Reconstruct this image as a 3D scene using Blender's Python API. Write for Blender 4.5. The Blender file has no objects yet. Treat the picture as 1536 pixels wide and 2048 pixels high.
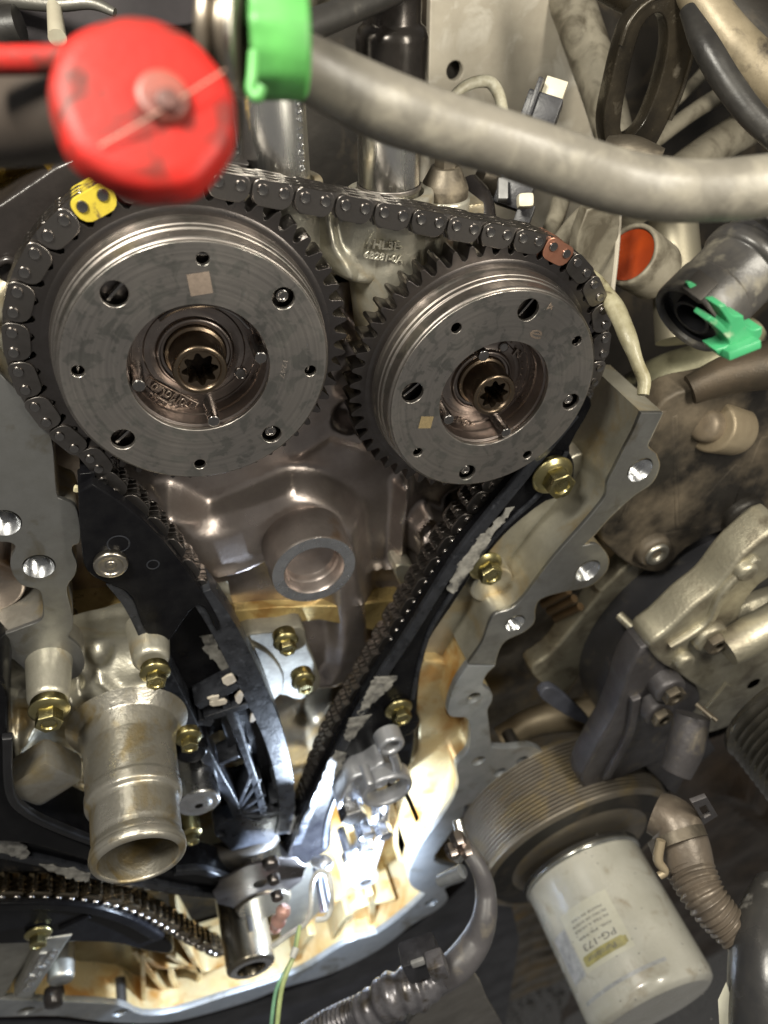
import bpy, bmesh, math, random
import numpy as np
from mathutils import Vector, Matrix
random.seed(7)
S = 0.065                      # one working unit (a cam phaser's radius) in metres
scene = bpy.context.scene
COL = scene.collection
PI = math.pi

# ------------------------------------------------------------------ camera, world, lamps
F_PX = 1500.0
Nn = np.array([.3123012, -.61792765, -.72154929]); Nn /= np.linalg.norm(Nn)
CL = np.array([-1.37782442, 1.0585656, 5.62894452])      # first phaser face centre seen from the lens
Uu = np.array([1., 0, 0]) - Nn[0]*Nn; Uu /= np.linalg.norm(Uu)
Vv = np.array([0, 1., 0]); Vv = Vv - (Vv@Nn)*Nn - (Vv@Uu)*Uu; Vv /= np.linalg.norm(Vv)

def P(u, v, h=0.0):
    """engine point (x, z, h) seen at a photo pixel, h units in front of the phaser faces"""
    d = np.array([(u-768)/F_PX, -(v-1024)/F_PX, 1.]); t = (CL@Nn+h)/(d@Nn); q = d*t-CL
    return np.array([q@Uu, q@Vv, h])
def to_w(c):                   # camera-frame vector -> engine axes (x, z, h)
    return np.array([c@Uu, c@Vv, c@Nn])
def XYZ(a):                    # (x, z, h) -> blender (x, -h, z)
    a = np.asarray(a, float); return np.stack([a[..., 0], -a[..., 2], a[..., 1]], -1)

cam_d = bpy.data.cameras.new('camera'); cam = bpy.data.objects.new('camera', cam_d); COL.objects.link(cam)
scene.camera = cam
pos = XYZ(to_w(-CL))*S
rx, up, fw = (XYZ(to_w(np.array(a, float))) for a in ((1, 0, 0), (0, 1, 0), (0, 0, 1)))
cam.matrix_world = Matrix(((rx[0], up[0], -fw[0], pos[0]), (rx[1], up[1], -fw[1], pos[1]), (rx[2], up[2], -fw[2], pos[2]), (0, 0, 0, 1)))
cam_d.sensor_fit = 'VERTICAL'; cam_d.sensor_height = 36; cam_d.lens = 36*F_PX/2048
cam_d.clip_start = 0.01; cam_d.clip_end = 50
cam_d.dof.use_dof = True; cam_d.dof.focus_distance = 6.3*S; cam_d.dof.aperture_fstop = 6.5

world = bpy.data.worlds.new('World'); scene.world = world; world.use_nodes = True
bg = world.node_tree.nodes['Background']; bg.inputs[0].default_value = (1.0, .965, .91, 1); bg.inputs[1].default_value = .15
scene.view_settings.view_transform = 'Standard'; scene.view_settings.look = 'None'
scene.view_settings.gamma = 1; scene.view_settings.exposure = 0

def lamp(name, p, target, size, watts, col, kind='AREA', size_y=None, spot=None, blend=.5):
    l = bpy.data.lights.new(name, kind); l.energy = watts; l.color = col
    if kind == 'AREA':
        l.size = size*S
        if size_y: l.shape = 'RECTANGLE'; l.size_y = size_y*S
    else: l.shadow_soft_size = size*S
    if spot: l.spot_size = math.radians(spot); l.spot_blend = blend
    o = bpy.data.objects.new(name, l); COL.objects.link(o)
    o.location = Vector(XYZ(p)*S)
    o.rotation_euler = Vector((XYZ(np.asarray(target, float))-XYZ(np.asarray(p, float)))).to_track_quat('-Z', 'Y').to_euler()
    return o
# work lamp above the engine, added soft fill with no seen source, torch stuck in the lower front
lamp('work_lamp', (-2.5, 6.5, 3.5), (1.5, -1.5, -.5), 1.6, 5.6, (1, .95, .83))
lamp('fill_lamp', (5.5, 4.0, 6.0), (2.5, -3, -.5), 1.0, 4.2, (1, .935, .80), size_y=5)  # soft fill added to brighten the metal from the right
lamp('torch', P(700, 1818, .85), tuple(P(700, 1818, .85)+np.array([-.25, -.12, -1.])), .05, 10.5, (.68, .81, 1), 'SPOT', spot=166, blend=.3)

# ------------------------------------------------------------------ mesh helpers
BASE = {}
def flat_caps(me):
    """keep machined faces square to the crank axis truly flat under smooth shading"""
    n = len(me.polygons); pn = np.empty(n*3, np.float32); me.polygons.foreach_get('normal', pn); pn = pn.reshape(-1, 3)
    ls = np.empty(n, np.int32); lt = np.empty(n, np.int32); me.polygons.foreach_get('loop_start', ls); me.polygons.foreach_get('loop_total', lt)
    lv = np.empty(len(me.loops), np.int32); me.loops.foreach_get('vertex_index', lv); own = np.repeat(np.arange(n), lt)
    if not (np.abs(pn[:, 1]) > .9995).any(): return
    cn = np.empty(len(me.loops)*3, np.float32); me.corner_normals.foreach_get('vector', cn); cn = cn.reshape(-1, 3).copy()
    sg = np.zeros(len(me.vertices)); cap = np.abs(pn[own][:, 1]) > .9995; sg[lv[cap]] = np.sign(pn[own][cap][:, 1])
    tgt = sg[lv]; use = (tgt != 0) & (pn[own][:, 1]*tgt > .62); cn[use] = np.stack([0*tgt[use], tgt[use], 0*tgt[use]], 1)
    me.normals_split_custom_set(cn.tolist())
def tag(o, label=None, cat=None, group=None, kind=None):
    for k, v in (('label', label), ('category', cat), ('group', group), ('kind', kind)):
        if v: o[k] = v
    return o
def root(name, p, label, cat, group=None, kind=None):
    o = bpy.data.objects.new(name, None); COL.objects.link(o); b = XYZ(np.array(p, float))*S
    o.location = Vector(b); o.empty_display_size = .005; BASE[o.name] = b
    return tag(o, label, cat, group, kind)
def emit(name, V, F, mat, parent=None, smooth=40, label=None, cat=None, group=None, kind=None, uv=None):
    """V: (n,3) engine coordinates; builds ONE mesh object"""
    V = XYZ(np.asarray(V, float))*S
    b = BASE[parent.name] if parent is not None else V.mean(0)
    me = bpy.data.meshes.new(name)
    me.from_pydata((V-b).tolist(), [], [tuple(int(i) for i in f) for f in F]); 
    bm = bmesh.new(); bm.from_mesh(me); bmesh.ops.recalc_face_normals(bm, faces=bm.faces); bm.to_mesh(me); bm.free()
    me.materials.append(mat)
    if smooth: me.shade_smooth(); me.set_sharp_from_angle(angle=math.radians(smooth)); flat_caps(me)
    o = bpy.data.objects.new(name, me); COL.objects.link(o)
    if parent is not None: o.parent = parent
    else: o.location = Vector(b)
    BASE[o.name] = b
    return tag(o, label, cat, group, kind)
def join(parts):
    Vs, Fs, n = [], [], 0
    for V, F in parts:
        V = np.asarray(V, float).reshape(-1, 3)
        Vs.append(V); Fs += [tuple(int(i)+n for i in f) for f in F]; n += len(V)
    return np.concatenate(Vs), Fs
def basis(axis):
    a = np.asarray(axis, float); a = a/np.linalg.norm(a)
    t = np.array([1., 0, 0]) if abs(a[0]) < .9 else np.array([0, 1., 0])
    e1 = t-(t@a)*a; e1 /= np.linalg.norm(e1); return e1, np.cross(a, e1), a
def rnd(prof, b):
    """round the corners of a lathe profile"""
    out = []
    for i, p in enumerate(prof):
        p = np.array(p, float)
        if i in (0, len(prof)-1): out.append(p); continue
        a = np.array(prof[i-1], float)-p; c = np.array(prof[i+1], float)-p
        la, lc = np.linalg.norm(a), np.linalg.norm(c); k = min(b, la*.45, lc*.45)
        if k < 1e-5: out.append(p); continue
        A = p+a/la*k; C = p+c/lc*k; out += [A, (A+C)/2*.5+p*.5, C]
    return out
def lathe(prof, c, axis=(0, 0, 1), seg=64, bev=0, closed=False, ax2=None, fn=None):
    """prof: list of (r, t), turned about axis through c"""
    if bev: prof = rnd(prof, bev)
    e1, e2, a = basis(axis)
    if ax2 is not None: e1 = np.asarray(ax2, float); e1 = e1-(e1@a)*a; e1 /= np.linalg.norm(e1); e2 = np.cross(a, e1)
    c = np.asarray(c, float); V = []; F = []; n = len(prof)
    for r, t in prof:
        for k in range(seg):
            th = 2*PI*k/seg; rr = r*(fn(th, t) if fn else 1)
            V.append(c+a*t+(e1*math.cos(th)+e2*math.sin(th))*rr)
    for i in range(n if closed else n-1):
        for k in range(seg):
            j = (i+1) % n; F.append((i*seg+k, i*seg+(k+1) % seg, j*seg+(k+1) % seg, j*seg+k))
    if not closed:
        for i in (0, n-1):
            if prof[i][0] > 1e-4: pass
    return np.array(V), F
def disc_cap(prof_r, t, c, axis=(0, 0, 1), seg=64):
    e1, e2, a = basis(axis); c = np.asarray(c, float)
    V = [c+a*t+(e1*math.cos(2*PI*k/seg)+e2*math.sin(2*PI*k/seg))*prof_r for k in range(seg)]
    return np.array(V), [tuple(range(seg))]
def cat(pts, n=8, closed=False):
    """Catmull-Rom through points of any dimension"""
    p = [np.asarray(q, float) for q in pts]; out = []; m = len(p)
    for i in range(m if closed else m-1):
        a, b = p[i], p[(i+1) % m]
        z = p[(i-1) % m] if (closed or i > 0) else 2*a-b
        c = p[(i+2) % m] if (closed or i < m-2) else 2*b-a
        for k in range(n):
            t = k/n; out.append(.5*((2*a)+(b-z)*t+(2*z-5*a+4*b-c)*t*t+(3*a-z-3*b+c)*t**3))
    if not closed: out.append(p[-1])
    return out
def tube(pts, r, seg=16, n=8, caps=True, smooth=True, flat=1.0, up=None, rfn=None, hollow=0):
    """pts: (x,z,h) points; r: number or one radius per point; rfn(s) multiplies the radius along the length"""
    pts = [np.asarray(p, float) for p in pts]
    rr = np.full(len(pts), r, float) if np.isscalar(r) else np.asarray(r, float)
    q = [np.append(p, k) for p, k in zip(pts, rr)]
    if smooth: q = cat(q, n)
    q = np.array(q); C = q[:, :3]; rad = q[:, 3]
    L = np.concatenate([[0], np.cumsum(np.linalg.norm(np.diff(C, axis=0), axis=1))])
    if rfn: 
        m = max(int(L[-1]/rfn[1]*8), 4); s = np.linspace(0, L[-1], m)
        C = np.stack([np.interp(s, L, C[:, k]) for k in range(3)], 1); rad = np.interp(s, L, rad)*np.array([rfn[0](x) for x in s])
    T = np.gradient(C, axis=0); T /= np.linalg.norm(T, axis=1)[:, None]
    u0 = np.array(up if up is not None else (0.13, .21, .97), float); e = u0-(u0@T[0])*T[0]; e /= np.linalg.norm(e)
    V = []; F = []
    for i in range(len(C)):
        if up is not None: e = u0-(u0@T[i])*T[i]
        else: e = e-(e@T[i])*T[i]
        e /= np.linalg.norm(e); g = np.cross(T[i], e)
        for k in range(seg):
            th = 2*PI*k/seg; V.append(C[i]+rad[i]*(e*math.cos(th)*flat+g*math.sin(th)))
    m = len(C)
    for i in range(m-1):
        for k in range(seg): F.append((i*seg+k, i*seg+(k+1) % seg, (i+1)*seg+(k+1) % seg, (i+1)*seg+k))
    if caps: F += [tuple(range(seg)), tuple(range((m-1)*seg, m*seg))]
    return np.array(V), F
def box(c, sx, sz, sh, e=None, bev=0.0):
    """bevelled box centred at c; e = optional (3,3) axes"""
    bm = bmesh.new(); bmesh.ops.create_cube(bm, size=1)
    for v in bm.verts: v.co = Vector((v.co.x*sx, v.co.y*sz, v.co.z*sh))
    if bev: bmesh.ops.bevel(bm, geom=bm.edges, offset=bev, segments=2, profile=.6, affect='EDGES')
    V = np.array([v.co[:] for v in bm.verts]); F = [[v.index for v in f.verts] for f in bm.faces]; bm.free()
    E = np.eye(3) if e is None else np.asarray(e, float)
    return np.asarray(c, float)+V@E, F
def rot2(a):
    c, s = math.cos(a), math.sin(a); return np.array([[c, s, 0], [-s, c, 0], [0, 0, 1.]])
def circ(c, r, n=32, sq=1.0, a0=0):
    return [(c[0]+r*math.cos(2*PI*k/n+a0), c[1]+sq*r*math.sin(2*PI*k/n+a0)) for k in range(n)]
def plate_raw(outer, holes, h0, h1, bev=0.0, res=2):
    """flat casting: outline + holes in (x,z), from h0 (back) to h1 (front), rounded edges"""
    cu = bpy.data.curves.new('t', 'CURVE'); cu.dimensions = '2D'; cu.fill_mode = 'BOTH'
    for ring in [outer]+list(holes):
        sp = cu.splines.new('POLY'); sp.points.add(len(ring)-1); sp.use_cyclic_u = True
        for k, q in enumerate(ring): sp.points[k].co = (q[0], q[1], 0, 1)
    cu.extrude = (h1-h0)/2-bev; cu.bevel_depth = bev; cu.offset = -bev; cu.bevel_resolution = res
    ob = bpy.data.objects.new('t', cu); me = bpy.data.meshes.new_from_object(ob)
    V = np.array([v.co[:] for v in me.vertices]); F = [list(p.vertices) for p in me.polygons]
    bpy.data.objects.remove(ob); bpy.data.curves.remove(cu); bpy.data.meshes.remove(me)
    V[:, 2] += (h0+h1)/2
    # weld duplicate rings
    key = {}; idx = []; W = []
    for v in V:
        k = tuple(np.round(v, 5))
        if k not in key: key[k] = len(W); W.append(v)
        idx.append(key[k])
    G = []
    for f in F:
        g = []; [g.append(idx[i]) for i in f if idx[i] not in g]
        if len(g) > 2: G.append(g)
    return np.array(W), G
def px(pts, h, n=0, closed=True):
    """photo outline at height h -> (x,z) ring; n>0 smooths it. A third entry 'c' keeps a sharp corner"""
    q = [P(p[0], p[1], h)[:2] for p in pts]
    if not n: return [tuple(a) for a in q]
    if any(len(p) > 2 for p in pts):
        out = []; m = len(q); cs = [i for i, p in enumerate(pts) if len(p) > 2]
        for a, b in zip(cs, cs[1:]+[cs[0]+m]):
            seg = [q[i % m] for i in range(a, b+1)]; out += [tuple(x) for x in cat(seg, n)[:-1]]
        return out
    return [tuple(a) for a in cat(q, n, closed)]
def pplate(outer, h1, depth, holes=(), n=4, bev=.015):
    """holes: list of (u, v, r) in px position and unit radius"""
    return plate_raw(px(outer, h1, n), [circ(P(u, v, h1), r, 24)[::-1] for u, v, r in holes], h1-depth, h1, bev)
def text_raw(s, size, depth, align='CENTER', sp=1.0):
    cu = bpy.data.curves.new('t', 'FONT'); cu.body = s; cu.size = size; cu.extrude = depth; cu.bevel_depth = depth*.4; cu.bevel_resolution = 0
    cu.align_x = align; cu.align_y = 'CENTER'; cu.space_character = sp; cu.resolution_u = 2
    ob = bpy.data.objects.new('t', cu); me = bpy.data.meshes.new_from_object(ob)
    V = np.array([v.co[:] for v in me.vertices]); F = [list(p.vertices) for p in me.polygons]
    bpy.data.objects.remove(ob); bpy.data.curves.remove(cu); bpy.data.meshes.remove(me); return V, F
def text_at(s, a, b, size, depth=.004, ex=None, up=None):
    """text whose centre line runs from point a to point b (engine coordinates); lies in the plane of ex/up"""
    V, F = text_raw(s, size, depth); a = np.asarray(a, float); b = np.asarray(b, float)
    ex = (b-a)/np.linalg.norm(b-a); w = V[:, 0].max()-V[:, 0].min(); V[:, 0] *= np.linalg.norm(b-a)/w
    nrm = np.array([0, 0, 1.]) if up is None else np.asarray(up, float); nrm = nrm-(nrm@ex)*ex; nrm /= np.linalg.norm(nrm)
    ey = np.cross(nrm, ex); return (a+b)/2+V@np.stack([ex, ey, nrm]), F

# ------------------------------------------------------------------ materials
MATS = {}
def MT(name, c1, c2=None, rough=.4, metal=1.0, sc=6, bump=.15, bsc=60, stain=None, st=(.55, .68), ssc=3, rvar=.15, coat=0, rand=0, dust=None, dt=(.5, .7), dsc=10, spec=.5, emit_=None, rings=0, stretch=None):
    """two-tone procedural metal, rubber or plastic; stain/dust lie over it in patches"""
    m = bpy.data.materials.new(name); m.use_nodes = True; nt = m.node_tree; N, L = nt.nodes, nt.links
    bs = N['Principled BSDF']; tc = N.new('ShaderNodeTexCoord'); vec = tc.outputs['Object']
    if stretch:
        mp = N.new('ShaderNodeMapping'); mp.inputs['Scale'].default_value = stretch; L.new(vec, mp.inputs[0]); svec = mp.outputs[0]
    else: svec = vec
    def noise(s, d=4, v=None, dist=0):
        n = N.new('ShaderNodeTexNoise'); n.inputs['Scale'].default_value = s/S; n.inputs['Detail'].default_value = d
        n.inputs['Roughness'].default_value = .6; n.inputs['Distortion'].default_value = dist; L.new(v or vec, n.inputs['Vector']); return n.outputs[0]
    def mr(x, a, b, c=0, d=1):
        r = N.new('ShaderNodeMapRange'); L.new(x, r.inputs[0]); r.inputs[1].default_value = a; r.inputs[2].default_value = b
        r.inputs[3].default_value = c; r.inputs[4].default_value = d; return r.outputs[0]
    def mix(f, a, b):
        x = N.new('ShaderNodeMix'); x.data_type = 'RGBA'; L.new(f, x.inputs[0])
        for k, s in ((6, a), (7, b)):
            if isinstance(s, tuple): x.inputs[k].default_value = (*s, 1)
            else: L.new(s, x.inputs[k])
        return x.outputs[2]
    n1 = noise(sc, 6, svec); c2 = c2 or tuple(min(1, x*.6) for x in c1)
    col = mix(mr(n1, .35, .65), c1, c2); met = None
    rg = mr(n1, .3, .7, rough-rvar/2, rough+rvar/2)
    if stain:
        f = mr(noise(ssc, 5, None, .6), *st); col = mix(f, col, stain)
    if dust:
        f2 = mr(noise(dsc, 8), *dt); col = mix(f2, col, dust)
        ra = N.new('ShaderNodeMix'); L.new(f2, ra.inputs[0]); L.new(rg, ra.inputs[2]); ra.inputs[3].default_value = .8; rg = ra.outputs[0]
        mm = mr(f2, 0, 1, metal, metal*.15); L.new(mm, bs.inputs['Metallic'])
    else: bs.inputs['Metallic'].default_value = metal
    if rand:
        oi = N.new('ShaderNodeObjectInfo'); hs = N.new('ShaderNodeHueSaturation'); L.new(mr(oi.outputs['Random'], 0, 1, 1-rand, 1+rand), hs.inputs['Value']); L.new(col, hs.inputs['Color']); col = hs.outputs[0]
    if rings:                      # turning marks about the part's own axis
        sp = N.new('ShaderNodeSeparateXYZ'); L.new(vec, sp.inputs[0]); cx = N.new('ShaderNodeCombineXYZ'); L.new(sp.outputs[0], cx.inputs[0]); L.new(sp.outputs[2], cx.inputs[1])
        ln = N.new('ShaderNodeVectorMath'); ln.operation = 'LENGTH'; L.new(cx.outputs[0], ln.inputs[0]); rn = N.new('ShaderNodeTexNoise'); rn.noise_dimensions = '1D'
        rn.inputs['Scale'].default_value = rings/S; rn.inputs['Detail'].default_value = 3; L.new(ln.outputs[1], rn.inputs['W']); mx = N.new('ShaderNodeMath'); mx.operation = 'MULTIPLY_ADD'
        L.new(rn.outputs[0], mx.inputs[0]); mx.inputs[1].default_value = .10; mx.inputs[2].default_value = -.05; ad = N.new('ShaderNodeMath'); L.new(rg, ad.inputs[0]); L.new(mx.outputs[0], ad.inputs[1]); rg = ad.outputs[0]
        hv = N.new('ShaderNodeHueSaturation'); L.new(mr(rn.outputs[0], .3, .7, .96, 1.04), hv.inputs['Value']); L.new(col, hv.inputs['Color']); col = hv.outputs[0]
    L.new(col, bs.inputs['Base Color']); L.new(rg, bs.inputs['Roughness'])
    bs.inputs['Specular IOR Level'].default_value = spec
    if coat: bs.inputs['Coat Weight'].default_value = coat; bs.inputs['Coat Roughness'].default_value = .12
    if bump:
        b = N.new('ShaderNodeBump'); b.inputs['Strength'].default_value = bump; b.inputs['Distance'].default_value = .012*S
        L.new(noise(bsc, 4, svec), b.inputs['Height']); L.new(b.outputs[0], bs.inputs['Normal'])
    MATS[name] = m; return m
alu    = MT('cast_aluminium', (.46, .44, .39), (.30, .28, .24), .4, .75, 3, .35, 22, stain=(.40, .30, .12), st=(.52, .66), ssc=.9, rvar=.2)
aluy   = MT('oil_stained_aluminium', (.53, .51, .43), (.36, .34, .275), .38, .65, 2.2, .35, 26, stain=(.42, .30, .12), st=(.50, .72), ssc=1.3)
alum   = MT('machined_aluminium', (.36, .36, .35), (.27, .27, .26), .38, .9, 5, .08, 40, stain=(.22, .20, .16), st=(.56, .72), ssc=2.5)
mauve  = MT('varnished_casting', (.44, .385, .36), (.30, .26, .24), .33, .85, 2.2, .16, 34, stain=(.30, .17, .07), st=(.60, .72), ssc=.9)
bright = MT('bright_machined_steel', (.78, .79, .80), (.55, .56, .58), .26, 1, 5, .12, 12)
steel  = MT('phaser_steel', (.33, .30, .275), (.24, .22, .205), .42, 1, 2.5, .05, 50, stain=(.19, .18, .165), st=(.52, .66), ssc=5, rvar=.14)
steelf = MT('phaser_face_steel', (.50, .465, .43), (.36, .335, .31), .37, 1, 1.3, .05, 50, stain=(.32, .31, .285), st=(.50, .58), ssc=7, rvar=.25, rings=40)
dark   = MT('dark_oiled_steel', (.17, .155, .15), (.10, .09, .085), .33, 1, 4, .1, 40, rvar=.15)
chainm = MT('chain_steel', (.26, .24, .225), (.16, .148, .138), .33, 1, 6, .08, 40, rand=.2)
pinm   = MT('pin_steel', (.36, .34, .33), (.25, .24, .23), .25, 1, 6, .04, 40)
brown  = MT('brown_bolt_steel', (.26, .20, .14), (.15, .115, .085), .3, 1, 4, .1, 40)
bronze = MT('hub_steel', (.36, .31, .285), (.22, .19, .175), .3, 1, 3, .06, 40, rings=30)
yel    = MT('yellow_paint', (.50, .40, .04), (.40, .31, .03), .45, 0, 6, .2, 30, stain=(.14, .10, .03), st=(.58, .68), ssc=9)
copper = MT('copper_plating', (.52, .25, .17), (.38, .17, .11), .38, .8, 6, .1, 40)
zinc   = MT('yellow_zinc', (.47, .42, .22), (.32, .28, .13), .3, 1, 5, .1, 40, stain=(.30, .24, .1), st=(.6, .7), ssc=6)
hole   = MT('painted_hole_shade', (.05, .045, .04), None, .5, .6, 4, 0)  # near-black: the shade inside holes and bores put into the colour
blkp   = MT('black_plastic', (.010, .010, .011), (.016, .016, .018), .33, 0, 4, .1, 50, spec=.3)
blkw   = MT('worn_black_plastic', (.014, .014, .017), (.03, .03, .036), .4, 0, 3, .2, 50, dust=(.06, .062, .07), dt=(.58, .8), dsc=14)
scuff  = MT('scuffed_plastic', (.34, .33, .30), (.13, .125, .115), .6, 0, 9, .5, 30, stain=(.05, .05, .05), st=(.55, .7), ssc=9)
rubber = MT('dusty_rubber', (.20, .185, .16), (.13, .118, .10), .5, 0, 2.5, .2, 24, stain=(.30, .27, .22), st=(.55, .7), ssc=3)
blkr   = MT('black_rubber', (.018, .017, .016), (.03, .028, .025), .42, 0, 4, .15, 30, dust=(.09, .08, .065), dt=(.6, .8), dsc=5)
redp   = MT('red_plastic', (.36, .016, .012), (.24, .010, .008), .5, 0, 5, .3, 12, stain=(.07, .018, .014), st=(.46, .64), ssc=4, spec=.2)
green  = MT('green_tape', (.08, .30, .07), (.05, .20, .045), .5, 0, 4, .1, 20)
gclip  = MT('green_clip_plastic', (.04, .26, .11), (.03, .20, .085), .4, 0, 4, .05, 20, dust=(.35, .42, .28), dt=(.6, .75), dsc=8)
chrome = MT('chrome', (.88, .87, .84), (.60, .59, .55), .26, 1, 3, .06, 20, rvar=.16, stretch=(1.6, 1.6, .25))
grime  = MT('grimy_metal', (.14, .12, .09), (.06, .05, .04), .5, .7, 3, .3, 20, dust=(.24, .20, .14), dt=(.5, .72), dsc=3)

# ------------------------------------------------------------------ cam phasers
HC = -.33                       # front of the chain
PITCH = .155; NT = 52; PR = PITCH/2/math.sin(PI/NT)
def sprocket_ring():
    ring = []
    for k in range(NT):
        a0 = 2*PI*k/NT
        for da, r in ((-.5, 1.135), (-.33, 1.15), (-.13, 1.235), (0, 1.248), (.13, 1.235), (.33, 1.15)):
            a = a0+da*2*PI/NT; ring.append((r*math.cos(a), r*math.sin(a)))
    return ring
SPR = sprocket_ring()
def off(VF, c): V, F = VF; return np.asarray(V)+np.array([c[0], c[1], 0]), F
def phaser(c, bigs, smalls, label, pins, stub, tilt):
    c = np.array([c[0], c[1], 0.]); t = root('camshaft_phaser', c, label, 'cam phaser', 'cam phasers carrying the timing chain')
    V, F = plate_raw(SPR, [circ((0, 0), .9, 64)[::-1]], HC-.25, HC-.02, .006, 1)
    rot = rot2(tilt); emit('sprocket', c+V@rot, F, dark, t, 30); emit('web', *lathe([(.9, -.33), (1.06, -.335), (1.10, -.35), (1.11, -.37)], c, seg=96), dark, t)
    prof = [(.93, -.012), (.985, -.012), (1.0, -.03), (1.0, -.15), (1.012, -.155), (1.018, -.165), (1.018, -.20), (1.03, -.205), (1.03, -.28), (1.04, -.30), (1.045, -.37)]
    emit('drum', *lathe(rnd(prof, .008), c, seg=128), steel, t)
    hs = [circ((r*math.cos(a), r*math.sin(a)), q, 32)[::-1] for r, a, q in bigs+smalls]
    V, F = plate_raw(circ((0, 0), .975, 128), hs+[circ((0, 0), .525, 96)[::-1]], -.045, .0, .007, 2)
    emit('face_plate', c+V, F, steelf, t, 30)
    emit('inner_plate', *off(plate_raw(circ((0, 0), .96, 96), [circ((0, 0), .535, 96)[::-1]], -.30, -.13, .0), c), dark, t)
    # floor of the bore, stepped rings and lips
    emit('bore_ring', *lathe(rnd([(.535, -.02), (.535, -.07), (.515, -.075), (.51, -.20), (.50, -.215), (.49, -.33)], .006), c, seg=96), bronze, t)
    emit('bore_floor', *lathe([(.50, -.30), (.475, -.30), (.47, -.318), (.39, -.318), (.385, -.308), (.345, -.308), (.30, -.30), (.29, -.27), (.27, -.262), (.265, -.285), (.24, -.285), (.235, -.30), (.19, -.30)], c, seg=96, bev=.006), bronze, t)
    # multi-lobed socket bolt
    lob = [((.118+.020*math.cos(8*a))*math.cos(a), (.118+.020*math.cos(8*a))*math.sin(a)) for a in [2*PI*k/96 for k in range(96)]]
    b = emit('bolt', *join([lathe(rnd([(.235, -.30), (.235, -.26), (.205, -.25), (.205, -.02), (.195, -.0), (.172, .006), (.158, -.004), (.150, -.02)], .008), c, seg=64),
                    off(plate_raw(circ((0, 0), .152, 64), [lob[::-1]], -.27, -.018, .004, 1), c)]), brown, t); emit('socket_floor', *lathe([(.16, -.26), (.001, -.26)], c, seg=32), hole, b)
    for r, a, q in bigs:
        m = (q > .085); p = c+np.array([r*math.cos(a), r*math.sin(a), 0])
        if not m: emit('rivet', *lathe([(.052, -.15), (.052, -.055), (.045, -.045), (.030, -.043), (.026, -.05), (.001, -.05)], p, seg=24, bev=.004), pinm, t)
        else: emit('lock_rib', *box(p+np.array([.015, 0, -.085]), .02, .19, .05, rot2(-PI/4+random.uniform(-.2, .2)), .004), pinm, t)
    for i, (r, a, q) in enumerate(smalls):
        p = c+np.array([r*math.cos(a), r*math.sin(a), 0])
        emit('lock_rib', *box(p+np.array([0, .008, -.09]), .12, .014, .04, rot2(a-PI/2), .003), pinm, t)
    for u, v in pins:
        p = P(u, v, -.02); emit('spring_pin', *lathe([(.05, -.31), (.05, .0), (.042, .006), (.001, .006)], (p[0], p[1], -.02), seg=24, bev=.006), pinm, t)
    p = P(*stub, -.29); emit('spring_pin', *lathe([(.05, -.03), (.05, -.002), (.044, .004), (.040, -.004), (.038, .003), (.001, .004)], (p[0], p[1], -.29), seg=24, bev=.004), pinm, t)
    return t, c
a = math.radians
phL, cL_ = phaser((0, 0), [(.822, a(124.9), .094), (.822, a(-144.3), .09), (.83, a(35.2), .084), (.83, a(-54.9), .080)],
    [(.853, a(k), .046) for k in (79.9, 170, -10.2, -99.2)], 'large steel cam phaser on the left under the red cap', [(278, 772), (428, 843), (522, 716)], (481, 747), a(3))
pc = P(989.7, 791.3)
phR, cR_ = phaser(pc, [(.813, a(74.1), .098), (.80, a(167.2), .098), (.832, a(-15.6), .084), (.84, a(-103.8), .084)],
    [(.83, a(120.1), .046), (.851, a(29), .046), (.85, a(-147.1), .046), (.861, a(-60.5), .046)], 'steel cam phaser on the right etched with a letter e', [(898, 840), (1013, 866), (968, 712)], (1008, 695), a(1))
etch = MT('laser_etch', (.26, .205, .165), (.19, .15, .12), .6, .3, 30, 0)
emb  = MT('raised_lettering', (.45, .38, .33), None, .3, 1, 6, 0)
def emboss_frame(t, A, B, h, w, mat):
    A = P(*A, h); B = P(*B, h); d = (B-A)/np.linalg.norm(B-A); n = np.array([-d[1], d[0], 0]); q = [A-n*w, B-n*w, B+n*w, A+n*w]
    emit('text_frame', *tube(q+[q[0]], .006, 6, smooth=False), mat, t)
emit('lettering', *text_at('FoMoCo', P(378, 814, -.297), P(302, 772, -.297), .15, .006), emb, phL)
emboss_frame(phL, (388, 818), (290, 766), -.297, .06, emb)
emit('lettering', *text_at('FoMoCo', P(952, 856, -.297), P(911, 841, -.297), .13, .006), emb, phR)
emit('lettering', *text_at('N', P(1029, 704, -.297), P(1041, 711, -.297), .10, .006), emb, phR)
FPR = [o for o in phR.children if o.name.startswith('face_plate')][0]; FPL = [o for o in phL.children if o.name.startswith('face_plate')][0]
emit('etched_letter', *text_at('e', P(1061, 664, .002), P(1085, 668, .002), .17, .0012), etch, FPR)
emit('etched_letter', *text_at('4', P(1093, 618, .002), P(1106, 612, .002), .09, .0012), etch, FPR)
emit('etched_digits', *text_at('1247', P(571, 720, .002), P(563, 755, .002), .055, .0012), MT('faint_etch', (.25, .22, .2), None, .6, .5, 30, 0), FPL)
for ph, (u, v), w, tl in ((phL, (400, 568), .078, 0.03), (phR, (852, 845), .06, -.2)):
    p = P(u, v, .0025); emit('etched_patch', *box(p, w*2, w*2, .002, rot2(tl)), etch if ph is phL else MT('gold_etch', (.30, .23, .12), (.22, .17, .09), .6, .3, 40, 0), FPL if ph is phL else FPR)
for ph, pts in ((phL, [(318, 640), (345, 622), (380, 612), (430, 612), (470, 628), (498, 655)]),):
    emit('spring_coil', *tube([P(u, v, -.27) for u, v in pts], .018, 8), pinm, ph)
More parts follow.
